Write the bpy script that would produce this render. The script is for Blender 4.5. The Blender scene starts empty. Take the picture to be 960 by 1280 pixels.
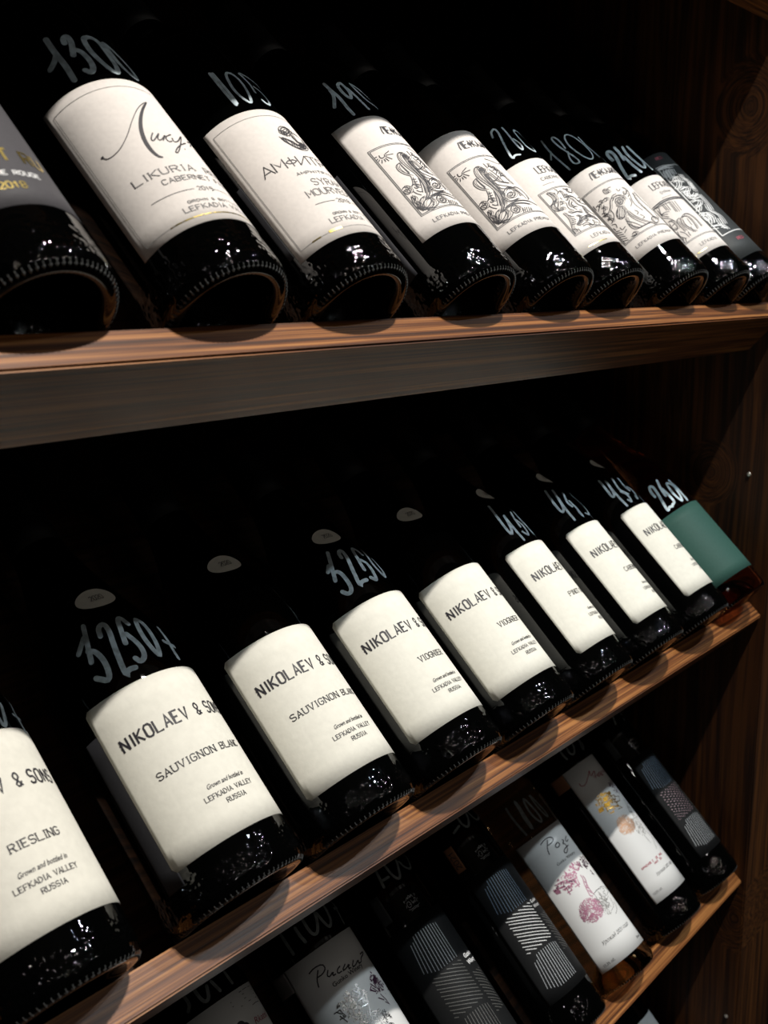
import bpy, bmesh, math, random
from mathutils import Vector, Matrix
PI = math.pi
rnd = random.Random(4)
sc = bpy.context.scene
COL = sc.collection

# ---------------------------------------------------------------- camera, world, lights
ZR = 1.25                                # height of the middle row's reference line
TILT = 0.7545                            # how far the bottles lean back
CT, ST = math.cos(TILT), math.sin(TILT)
ROWH = 0.3052                            # spacing of the shelves
X_END = 0.7087                           # inner face of the right side panel
cam_d = bpy.data.cameras.new('camera')
cam = bpy.data.objects.new('camera', cam_d)
COL.objects.link(cam)
Rm = Matrix(((0.64786533, -0.76171234, -0.00805173),
             (0.16717557, 0.13186101, 0.9770696),
             (-0.74318426, -0.63435557, 0.21276787)))
cam.matrix_world = Matrix.Translation((-0.3197, -0.3935, 0.2982 + ZR)) @ Rm.transposed().to_4x4()
cam_d.sensor_fit = 'VERTICAL'
cam_d.sensor_height = 24
cam_d.lens = 24 * 1289.3 / 1280
cam_d.clip_start = 0.01
cam_d.dof.use_dof = True
cam_d.dof.focus_distance = 0.66
cam_d.dof.aperture_fstop = 9.0
sc.camera = cam

w = bpy.data.worlds.new('world'); sc.world = w; w.use_nodes = True
w.node_tree.nodes['Background'].inputs[0].default_value = (0.9, 0.8, 0.68, 1)
w.node_tree.nodes['Background'].inputs[1].default_value = 0.004
sc.view_settings.view_transform = 'Standard'
sc.view_settings.look = 'None'
sc.view_settings.gamma = 1
sc.view_settings.use_curve_mapping = False
sc.view_settings.exposure = 0.0

def spot(name, loc, aim, power, color, radius=0.03, size=70, blend=0.6):
    d = bpy.data.lights.new(name, 'SPOT'); d.energy = power; d.color = color
    d.shadow_soft_size = radius; d.spot_size = math.radians(size); d.spot_blend = blend
    o = bpy.data.objects.new(name, d); COL.objects.link(o); o.location = loc
    o.rotation_euler = (Vector(aim) - Vector(loc)).to_track_quat('-Z', 'Y').to_euler()
    return o
spot('ceiling_spot', (0.27, -0.775, 3.3), (0.10, 0.0, 1.27), 118, (1.0, 0.955, 0.89), 0.018, 52, 1.0)
spot('ceiling_spot', (0.39, -0.765, 3.3), (0.12, 0.0, 1.27), 118, (1.0, 0.955, 0.89), 0.018, 52, 1.0)
spot('ceiling_spot', (0.95, -1.18, 3.3), (0.62, 0.0, 0.92), 72, (0.80, 0.93, 1.0), 0.022, 40, 1.0)
spot('ceiling_spot', (1.55, -1.05, 3.1), (0.32, 0.0, 1.33), 24, (0.94, 0.97, 1.0), 0.016, 34, 1.0)
# small bulbs of the shop's hanging lamps
for bx, by, bz, bp_ in [(-1.1, -1.3, 2.55, .7), (-.9, -1.3, 2.6, .7), (-.55, -1.7, 2.7, .7), (-.2, -1.5, 2.6, .8), (0.05, -1.5, 2.6, .8), (.45, -1.9, 2.6, 1.1), (.8, -1.6, 2.4, 1.2),
                   (.95, -1.6, 2.4, 1.2), (1.3, -1.4, 2.4, 1.2), (-.4, -2.6, 2.6, .8), (.2, -2.7, 2.5, .9), (.9, -2.5, 2.3, 1.1), (1.5, -2.2, 2.3, 1.1), (-1.5, -2.3, 2.6, .7)]:
    d = bpy.data.lights.new('bulb', 'POINT'); d.energy = bp_ * .9; d.color = (1.0, 0.94, 0.86); d.shadow_soft_size = 0.012
    o = bpy.data.objects.new('bulb', d); COL.objects.link(o); o.location = (bx, by, bz)

# ---------------------------------------------------------------- materials
def pmat(name, col, rough=0.5, metal=0.0, **kw):
    m = bpy.data.materials.new(name); m.use_nodes = True
    b = m.node_tree.nodes['Principled BSDF']
    b.inputs['Base Color'].default_value = (*col, 1); b.inputs['Roughness'].default_value = rough
    b.inputs['Metallic'].default_value = metal
    for k, v in kw.items(): b.inputs[k.replace('_', ' ')].default_value = v
    return m
def nodes(m): return m.node_tree.nodes, m.node_tree.links, m.node_tree.nodes['Principled BSDF']
def wood(name, grain, dark, mid, light, rough=0.45, bump=0.25, off=0.0, fine=240, warp=7, spec=.28, knots=()):
    m = pmat(name, mid, rough); n, l, b = nodes(m)
    tc = n.new('ShaderNodeTexCoord'); mp = n.new('ShaderNodeMapping')
    sca = [fine, fine, fine]; sca['xyz'.index(grain)] = 4.0
    mp.inputs['Scale'].default_value = sca; mp.inputs['Location'].default_value = (off, off * .7, off * .3)
    l.new(tc.outputs['Object'], mp.inputs['Vector'])
    wm = n.new('ShaderNodeMapping'); ws = [9, 9, 9]; ws['xyz'.index(grain)] = 1.6; wm.inputs['Scale'].default_value = ws
    l.new(tc.outputs['Object'], wm.inputs['Vector'])
    wn = n.new('ShaderNodeTexNoise'); wn.inputs['Scale'].default_value = 1.0; wn.inputs['Detail'].default_value = 3
    l.new(wm.outputs['Vector'], wn.inputs['Vector'])
    add = n.new('ShaderNodeVectorMath'); add.operation = 'MULTIPLY_ADD'
    add.inputs[1].default_value = (warp, warp, warp); l.new(wn.outputs['Color'], add.inputs[0]); l.new(mp.outputs['Vector'], add.inputs[2])
    for ky, kz, kr in knots:                            # grain swerves round a knot
        ds = n.new('ShaderNodeVectorMath'); ds.operation = 'DISTANCE'; ds.inputs[1].default_value = (0, ky, kz * .8)
        fl = n.new('ShaderNodeMapping'); fl.inputs['Scale'].default_value = (0, 1, .8); l.new(tc.outputs['Object'], fl.inputs['Vector'])
        l.new(fl.outputs['Vector'], ds.inputs[0])
        mr = n.new('ShaderNodeMapRange'); mr.interpolation_type = 'SMOOTHSTEP'; mr.inputs[1].default_value = 0; mr.inputs[2].default_value = kr
        mr.inputs[3].default_value = 1; mr.inputs[4].default_value = 0; l.new(ds.outputs['Value'], mr.inputs[0])
        ml = n.new('ShaderNodeVectorMath'); ml.operation = 'MULTIPLY_ADD'; ml.inputs[1].default_value = (0, 16, 9)
        l.new(mr.outputs[0], ml.inputs[0]); l.new(add.outputs[0], ml.inputs[2]); add = ml
    ns = n.new('ShaderNodeTexNoise'); ns.inputs['Scale'].default_value = 1.0; ns.inputs['Detail'].default_value = 5; ns.inputs['Roughness'].default_value = .62
    l.new(add.outputs[0], ns.inputs['Vector'])
    cr = n.new('ShaderNodeValToRGB'); e = cr.color_ramp.elements
    e[0].position = .39; e[0].color = (*dark, 1); e[1].position = .62; e[1].color = (*light, 1)
    x = e.new(.5); x.color = (*mid, 1)
    l.new(ns.outputs['Fac'], cr.inputs['Fac'])
    mx = n.new('ShaderNodeMix'); mx.data_type = 'RGBA'; mx.blend_type = 'MULTIPLY'
    cr2 = n.new('ShaderNodeValToRGB'); cr2.color_ramp.elements[0].position = .35; cr2.color_ramp.elements[0].color = (.55, .5, .48, 1)
    cr2.color_ramp.elements[1].position = .62; cr2.color_ramp.elements[1].color = (1, 1, 1, 1)
    l.new(wn.outputs['Fac'], cr2.inputs['Fac']); mx.inputs['Factor'].default_value = .8
    l.new(cr.outputs['Color'], mx.inputs[6]); l.new(cr2.outputs['Color'], mx.inputs[7]); l.new(mx.outputs[2], b.inputs['Base Color'])
    bp = n.new('ShaderNodeBump'); bp.inputs['Strength'].default_value = bump; bp.inputs['Distance'].default_value = .0006
    l.new(ns.outputs['Fac'], bp.inputs['Height']); l.new(bp.outputs['Normal'], b.inputs['Normal'])
    b.inputs['Specular IOR Level'].default_value = spec
    return m
def paper(name, col, rough=0.75, bump=0.2, scale=420):
    m = pmat(name, col, rough); n, l, b = nodes(m)
    tc = n.new('ShaderNodeTexCoord'); ns = n.new('ShaderNodeTexNoise'); ns.inputs['Scale'].default_value = scale; ns.inputs['Detail'].default_value = 3
    l.new(tc.outputs['Object'], ns.inputs['Vector'])
    cr = n.new('ShaderNodeValToRGB'); e = cr.color_ramp.elements
    e[0].position = .3; e[0].color = (*[c * .93 for c in col], 1); e[1].position = .7; e[1].color = (*col, 1)
    l.new(ns.outputs['Fac'], cr.inputs['Fac']); l.new(cr.outputs['Color'], b.inputs['Base Color'])
    b.inputs['Specular IOR Level'].default_value = .15
    bp = n.new('ShaderNodeBump'); bp.inputs['Strength'].default_value = bump; bp.inputs['Distance'].default_value = .0003
    l.new(ns.outputs['Fac'], bp.inputs['Height']); l.new(bp.outputs['Normal'], b.inputs['Normal'])
    return m
M = {}
KNOTS = ((.034, 1.357, .030), (.016, 1.715, .040), (-.025, .86, .035))
M['shelf'] = wood('shelf_wood', 'x', (.060, .019, .005), (.185, .062, .015), (.41, .175, .050), .42, fine=430, warp=1.6, spec=.55)
M['panel'] = wood('panel_wood', 'z', (.020, .0066, .0015), (.060, .0200, .0042), (.115, .0410, .0088), .62, off=3.1, fine=150, warp=4, knots=KNOTS)
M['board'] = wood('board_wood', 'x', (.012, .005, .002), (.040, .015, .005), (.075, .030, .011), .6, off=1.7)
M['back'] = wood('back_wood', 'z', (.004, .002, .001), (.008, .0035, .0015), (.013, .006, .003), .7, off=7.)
def bottle_glass(name, col, rough=.02, heel=1.0, **kw):
    """smooth glass whose foot is rippled by the mould, as on the real bottles"""
    m = pmat(name, col, rough, **kw); n, l, b = nodes(m)
    tc = n.new('ShaderNodeTexCoord'); sp = n.new('ShaderNodeSeparateXYZ'); l.new(tc.outputs['Object'], sp.inputs[0])
    mr = n.new('ShaderNodeValToRGB'); el = mr.color_ramp.elements       # height above the foot, in units of 3 cm
    el[0].position = .13; el[0].color = (0, 0, 0, 1); el[1].position = .80; el[1].color = (0, 0, 0, 1)
    x = el.new(.22); x.color = (1, 1, 1, 1); x = el.new(.55); x.color = (.8, .8, .8, 1)
    sc_ = n.new('ShaderNodeMath'); sc_.operation = 'MULTIPLY'; sc_.inputs[1].default_value = 33.3
    l.new(sp.outputs['Z'], sc_.inputs[0]); l.new(sc_.outputs[0], mr.inputs[0])
    ns = n.new('ShaderNodeTexNoise'); ns.inputs['Scale'].default_value = 400; ns.inputs['Detail'].default_value = 0; l.new(tc.outputs['Object'], ns.inputs['Vector'])
    mu = n.new('ShaderNodeMath'); mu.operation = 'MULTIPLY'; l.new(ns.outputs['Fac'], mu.inputs[0]); l.new(mr.outputs[0], mu.inputs[1])
    bp = n.new('ShaderNodeBump'); bp.inputs['Strength'].default_value = .42 * heel; bp.inputs['Distance'].default_value = .0016
    l.new(mu.outputs[0], bp.inputs['Height']); l.new(bp.outputs['Normal'], b.inputs['Normal'])
    return m
M['glass'] = bottle_glass('dark_glass', (.0005, .0006, .0006), IOR=1.52)
M['rim'] = pmat('knurled_glass', (.06, .062, .062), .3, IOR=1.5)
M['rose_glass'] = pmat('rose_wine_glass', (.93, .62, .32), .02, IOR=1.36, Transmission_Weight=1.0)
M['red_glass'] = pmat('amber_rose_glass', (.80, .30, .13), .02, IOR=1.36, Transmission_Weight=1.0)
M['capsule'] = pmat('capsule_foil', (.003, .003, .0035), .55)
M['cream'] = paper('cream_label_paper', (.745, .725, .645), bump=.35, scale=260)
M['white'] = paper('white_label_paper', (.74, .69, .65), bump=.15)
M['satin'] = pmat('satin_white_label', (.70, .70, .69), .32)
M['grey'] = paper('grey_label_paper', (.075, .072, .078), .6)
M['black'] = paper('black_label_paper', (.0085, .009, .0095), .6)
M['slate'] = paper('slate_label_paper', (.04, .044, .045), .5)
M['green'] = paper('green_label_paper', (.034, .090, .074), .6)
M['copper'] = paper('copper_label_paper', (.30, .14, .07), .5)
M['back_label'] = paper('back_label_paper', (.035, .035, .04), .6)
M['tab_grey'] = paper('grey_tab_paper', (.28, .26, .26), .6)
M['pale'] = paper('pale_label_paper', (.62, .62, .62), .6)
M['ink'] = pmat('black_ink', (.018, .016, .022), .6)
M['ink_grey'] = pmat('grey_ink', (.10, .10, .105), .6)
M['ink_pale'] = pmat('pale_ink', (.26, .25, .24), .6)
M['ink_red'] = pmat('red_ink', (.36, .05, .08), .6)
M['gold'] = pmat('gold_foil', (.85, .66, .22), .28, 1.0)
M['silver'] = pmat('silver_foil', (.62, .64, .66), .25, 1.0)
M['silver_ink'] = pmat('silver_print', (.36, .38, .40), .4)
M['blue_silver'] = pmat('blue_silver_print', (.20, .27, .36), .4)
M['dim_silver'] = pmat('dim_silver_print', (.085, .085, .08), .45)
M['rose_print'] = pmat('rose_print', (.40, .28, .32), .5)
M['white_print'] = pmat('white_print', (.75, .75, .75), .5)
M['pink'] = pmat('pink_foil', (.46, .20, .29), .35, .4)
M['plum'] = pmat('plum_foil', (.09, .03, .07), .3, .5)
M['gold_leaf'] = pmat('gold_leaf_foil', (.80, .45, .07), .25, .9)
M['copper_line'] = pmat('copper_line', (.55, .32, .20), .4, .5)
M['pin'] = pmat('steel_pin', (.75, .72, .66), .3, .8)
def paint(name, col):
    m = pmat(name, col, .5); n, l, b = nodes(m)
    tc = n.new('ShaderNodeTexCoord'); ns = n.new('ShaderNodeTexNoise'); ns.inputs['Scale'].default_value = 260
    l.new(tc.outputs['Object'], ns.inputs['Vector'])
    cr = n.new('ShaderNodeValToRGB'); e = cr.color_ramp.elements
    e[0].position = .35; e[0].color = (*[c * .6 for c in col], 1); e[1].position = .6; e[1].color = (*col, 1)
    l.new(ns.outputs['Fac'], cr.inputs['Fac']); l.new(cr.outputs['Color'], b.inputs['Base Color'])
    return m
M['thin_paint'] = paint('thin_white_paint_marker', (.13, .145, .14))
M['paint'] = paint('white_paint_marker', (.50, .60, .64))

# ---------------------------------------------------------------- frames and mesh helpers
def P3(k, x, s, v):
    """point of row k: x along the shelf, s up the leaning axis, v out from the shelf board"""
    return Vector((x, s * CT - v * ST, ZR + (2 - k) * ROWH + s * ST + v * CT))
def link(name, me, mat=None, parent=None, smooth=False):
    o = bpy.data.objects.new(name, me); COL.objects.link(o)
    if mat is not None: me.materials.append(mat)
    if parent is not None: o.parent = parent
    if smooth:
        for p in me.polygons: p.use_smooth = True
    return o
def mesh(name, V, F):
    me = bpy.data.meshes.new(name); me.from_pydata([tuple(v) for v in V], [], F); me.update(); return me
def empty(name, label, cat, group=None, loc=(0, 0, 0), rot=(0, 0, 0), kind=None):
    o = bpy.data.objects.new(name, None); COL.objects.link(o); o.location = loc; o.rotation_euler = rot
    o.empty_display_size = .03
    if label: o['label'] = label
    if cat: o['category'] = cat
    if group: o['group'] = group
    if kind: o['kind'] = kind
    return o
def prism_x(sec, x0, x1, bev=0.0015):
    """closed section [(y,z)...] swept along x, edges softened"""
    bm = bmesh.new()
    a = [bm.verts.new((x0, y, z)) for y, z in sec]; b = [bm.verts.new((x1, y, z)) for y, z in sec]
    n = len(sec)
    bm.faces.new(a); bm.faces.new(b[::-1])
    for i in range(n): bm.faces.new((a[i], b[i], b[(i + 1) % n], a[(i + 1) % n]))
    bmesh.ops.recalc_face_normals(bm, faces=bm.faces)
    if bev: bmesh.ops.bevel(bm, geom=bm.edges[:], offset=bev, segments=2, affect='EDGES')
    me = bpy.data.meshes.new('m'); bm.to_mesh(me); bm.free(); return me
def box_me(x0, x1, y0, y1, z0, z1, bev=0.0015):
    return prism_x([(y0, z0), (y1, z0), (y1, z1), (y0, z1)], x0, x1, bev)
def lathe(prof, seg=96, close_top=True):
    V, F = [], []
    for r, h in prof:
        for i in range(seg):
            a = 2 * PI * i / seg; V.append((r * math.cos(a), -r * math.sin(a), h))
    for j in range(len(prof) - 1):
        for i in range(seg):
            k = (i + 1) % seg
            F.append((j * seg + i, j * seg + k, (j + 1) * seg + k, (j + 1) * seg + i))
    F.append(tuple(range(seg))[::-1])
    F.append(tuple(range((len(prof) - 1) * seg, len(prof) * seg)))
    bm = bmesh.new(); me = mesh('lathe', V, F); bm.from_mesh(me); bmesh.ops.recalc_face_normals(bm, faces=bm.faces); bm.to_mesh(me); bm.free()
    return me
BURG = [(.006, .0405), (.010, .041), (.127, .041), (.140, .0402), (.155, .0378), (.170, .0337), (.185, .0285), (.200, .0235), (.215, .0192), (.230, .0163), (.245, .0150), (.275, .0140)]
BORD = [(.006, .0355), (.010, .036), (.186, .036), (.194, .0352), (.202, .0328), (.210, .0285), (.218, .0230), (.226, .0182), (.235, .0158), (.250, .0148), (.285, .0140)]
def rad(P, h):
    if h <= P[0][0]: return P[0][1]
    for (a, b), (c, e) in zip(P, P[1:]):
        if h <= c: return b + (e - b) * (h - a) / (c - a)
    return P[-1][1]

# ---------------------------------------------------------------- printing: strokes and lettering on the glass or label
def ribbon(pts, wd, V, F, taper=False):
    """flat band of width wd along pts (2-D, mm)"""
    q = [pts[0]]
    for p in pts[1:]:
        if math.hypot(p[0] - q[-1][0], p[1] - q[-1][1]) > 1e-4: q.append(p)
    if len(q) < 2: return
    n = len(q); b = len(V)
    for i in range(n):
        a = q[max(0, i - 1)]; c = q[min(n - 1, i + 1)]
        dx, dy = c[0] - a[0], c[1] - a[1]; L = math.hypot(dx, dy) or 1
        nx, ny = -dy / L, dx / L; m = 1.0
        if 0 < i < n - 1:
            e0 = (q[i][0] - a[0], q[i][1] - a[1]); l0 = math.hypot(*e0) or 1
            m = 1 / max(.55, abs((-e0[1] / l0) * nx + (e0[0] / l0) * ny))
        hw = wd / 2 * m
        if taper and n > 2: hw *= .35 + .65 * math.sin(PI * min(1, max(0, i / (n - 1))))
        V.append((q[i][0] + nx * hw, q[i][1] + ny * hw)); V.append((q[i][0] - nx * hw, q[i][1] - ny * hw))
    for i in range(n - 1): F.append((b + 2 * i, b + 2 * i + 2, b + 2 * i + 3, b + 2 * i + 1))
def disc(c, r, V, F, n=8):
    b = len(V)
    for i in range(n): V.append((c[0] + r * math.cos(2 * PI * i / n), c[1] + r * math.sin(2 * PI * i / n)))
    F.append(tuple(range(b, b + n)))
def smooth(pts, it=2):
    for _ in range(it):
        if len(pts) < 3: return pts
        closed = math.hypot(pts[0][0] - pts[-1][0], pts[0][1] - pts[-1][1]) < 1e-6
        o = [] if closed else [pts[0]]
        for a, b in zip(pts, pts[1:]):
            o.append((a[0] * .75 + b[0] * .25, a[1] * .75 + b[1] * .25)); o.append((a[0] * .25 + b[0] * .75, a[1] * .25 + b[1] * .75))
        o.append(o[0] if closed else pts[-1]); pts = o
    return pts
G = {'A': '00 26 40/12 32', 'B': '00 06 36 45 44 33 03/33 42 41 30 00', 'C': '45 36 16 05 01 10 30 41', 'D': '00 06 26 44 42 20 00', 'E': '46 06 00 40/03 33',
     'F': '00 06 46/03 33', 'G': '45 36 16 05 01 10 30 41 43 23', 'H': '00 06/40 46/03 43', 'I': '00 06', 'J': '46 41 30 10 01', 'K': '00 06/46 03/13 40', 'L': '06 00 40',
     'M': '00 06 22 46 40', 'N': '00 06/06 40/40 46', 'O': '10 01 05 16 36 45 41 30 10', 'P': '00 06 36 45 44 33 03', 'Q': '10 01 05 16 36 45 41 30 10/22 40',
     'R': '00 06 36 45 44 33 03/23 40', 'S': '45 36 16 05 04 13 33 42 41 30 10 01', 'T': '06 46/26 20', 'U': '06 01 10 30 41 46', 'V': '06 20 46', 'W': '06 10 24 30 46',
     'X': '06 40/46 00', 'Y': '06 23 46/23 20', 'Z': '06 46 00 40', '&': '40 04 05 16 26 35 34 01 10 20 42', '0': '10 01 05 16 36 45 41 30 10', '1': '04 26 20', '2': '05 16 36 45 44 00 40',
     '3': '05 16 36 45 44 33 13/33 42 41 30 10 01', '4': '30 36 02 42', '5': '46 06 03 33 42 41 30 10', '6': '45 36 16 05 01 10 30 41 42 33 03', '7': '06 46 10', '8': '13 04 05 16 36 45 44 33 13 02 01 10 30 41 42 33', '9': '43 13 04 05 16 36 45 41 30 10',
     'И': '06 00/00 46/46 40', 'Ф': '20 26/14 03 12 32 43 34 14', 'Л': '00 02 26 46 40', 'П': '00 06 46 40', 'Т': '06 46/26 20', 'Р': '00 06 36 45 44 33 03', 'О': '10 01 05 16 36 45 41 30 10',
     'А': '00 26 40/12 32', 'М': '00 06 22 46 40', 'Н': '00 06/40 46/03 43', 'Е': '46 06 00 40/03 33', 'К': '00 06/46 03/13 40', 'Д': '00 01 41 40/11 26 31', 'Я': '40 46 16 05 04 13 43/23 00', 'С': '45 36 16 05 01 10 30 41', '.': '00 01', ',': '00 01', '-': '12 32', '%': '00 46/05 15 14 04/31 41 40 30'}
def cap_text(s, x, y, h, adv, gw, wd, serif=0.0, vert=False):
    """capitals drawn as strokes: start (x,y), cap height h, advance adv, glyph width gw, all in mm"""
    V, F = [], []; cx = x
    for ch in s:
        if ch == ' ': cx += adv * .8; continue
        narrow = ch in 'I1'; g = G.get(ch)
        if g is None: cx += adv; continue
        for st in g.split('/'):
            pts = [(cx + (int(t[0]) / 4 * gw if not (ch == 'I') else gw * .3), y + int(t[1]) / 6 * h) for t in st.split()]
            ribbon(smooth(pts, 2) if serif and ch in 'SCGOJQU&0235689' and len(pts) > 4 else pts, wd, V, F)
            if serif:
                for t, p in ((st.split()[0], pts[0]), (st.split()[-1], pts[-1])):
                    if t[1] in '06' and ch not in 'SCGOÔ0368952&Z' and not (ch in 'EFLT' and t in ('46', '40', '06') and ch != 'L'):
                        ribbon([(p[0] - serif, p[1]), (p[0] + serif, p[1])], wd * .7, V, F)
        cx += adv * (.62 if ch == 'I' else 1)
    return V, F
_fc = {}
def font_text(s, x, y, h, width=None, shear=0.0, bold=0.0):
    """lower-case or mixed lettering from the built-in font"""
    c = bpy.data.curves.new('t', 'FONT'); c.body = s; c.size = 10; c.shear = shear; c.resolution_u = 2; c.offset = bold
    o = bpy.data.objects.new('t', c); COL.objects.link(o)
    dg = bpy.context.evaluated_depsgraph_get(); me = o.evaluated_get(dg).to_mesh()
    vs = [(v.co.x, v.co.y) for v in me.vertices]; fs = [tuple(p.vertices) for p in me.polygons]
    o.evaluated_get(dg).to_mesh_clear(); bpy.data.objects.remove(o); bpy.data.curves.remove(c)
    k = h / 7.0; mw = max(v[0] for v in vs) * k if vs else 1
    kx = k * (width / mw if width else 1)
    return [(x + v[0] * kx, y + v[1] * k) for v in vs], fs
def join(parts):
    V, F = [], []
    for v, f in parts:
        b = len(V); V += v; F += [tuple(i + b for i in q) for q in f]
    return V, F
def on_bottle(name, vf, prof, a0, h0, off, mat, parent, R=None):
    """wrap flat (mm) geometry round the bottle: x runs round from angle a0, y runs up from h0"""
    V, F = vf; R = R or prof[1][1]; out = []
    for x, y in V:
        a = a0 - x * .001 / R; h = h0 + y * .001; r = rad(prof, h) + off
        out.append((r * math.cos(a), -r * math.sin(a), h))
    if not out: return None
    me = mesh(name, out, F)
    return link(name, me, mat, parent)
def polar(name, vf, prof, off, mat, parent):
    """same, but vertices given as (angle*R mm, height mm)"""
    return on_bottle(name, (vf[0], vf[1]), prof, 0, 0, off, mat, parent)
def strokes(key, wd, prof, closed_fill=False, sm=2, taper=False, da=0.0, dh=0.0, caps=False, longer=0):
    """traced pen strokes (angle, height) -> flat geometry in (-angle*R, height) mm"""
    R = prof[1][1] * 1000; V, F = [], []
    for st in TR[key].split('|'):
        if len(st.split()) < longer: continue
        pts = [(-(float(p.split(',')[0]) + da) * R, float(p.split(',')[1]) + dh) for p in st.split()]
        q = smooth(pts, sm) if len(pts) > 2 else pts
        if closed_fill and len(pts) > 3 and pts[0] == pts[-1]:
            b = len(V); V += q[:-1]; F.append(tuple(range(b, b + len(q) - 1)))
        else: ribbon(q, wd, V, F, taper)
        if caps: disc(q[0], wd / 2, V, F); disc(q[-1], wd / 2, V, F)
    return V, F
def label_patch(name, prof, a0, width, h0, h1, mat, parent, off=.00022, corner=0.0, nx=36, ny=8):
    """paper label: width mm round the bottle from angle a0, heights h0..h1 in mm"""
    V, F = [], []
    for i in range(nx + 1):
        t = i / nx
        if corner:                                     # denser columns near the rounded corners
            t = (1 - math.cos(PI * t)) / 2 * .25 + t * .75
        x = width * t; c = 0
        e = min(x, width - x)
        if corner and e < corner: c = corner - math.sqrt(max(0, corner ** 2 - (corner - e) ** 2))
        for j in range(ny + 1): V.append((x, (h0 + c) + (h1 - h0 - 2 * c) * j / ny))
    for i in range(nx):
        for j in range(ny):
            b = i * (ny + 1) + j; F.append((b, b + ny + 1, b + ny + 2, b + 1))
    o = on_bottle(name, (V, F), prof, a0, 0, off, mat, parent)
    for p in o.data.polygons: p.use_smooth = True
    # the thickness of the paper
    md = o.modifiers.new('paper', 'SOLIDIFY'); md.thickness = .00015; md.offset = -1
    return o

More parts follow.
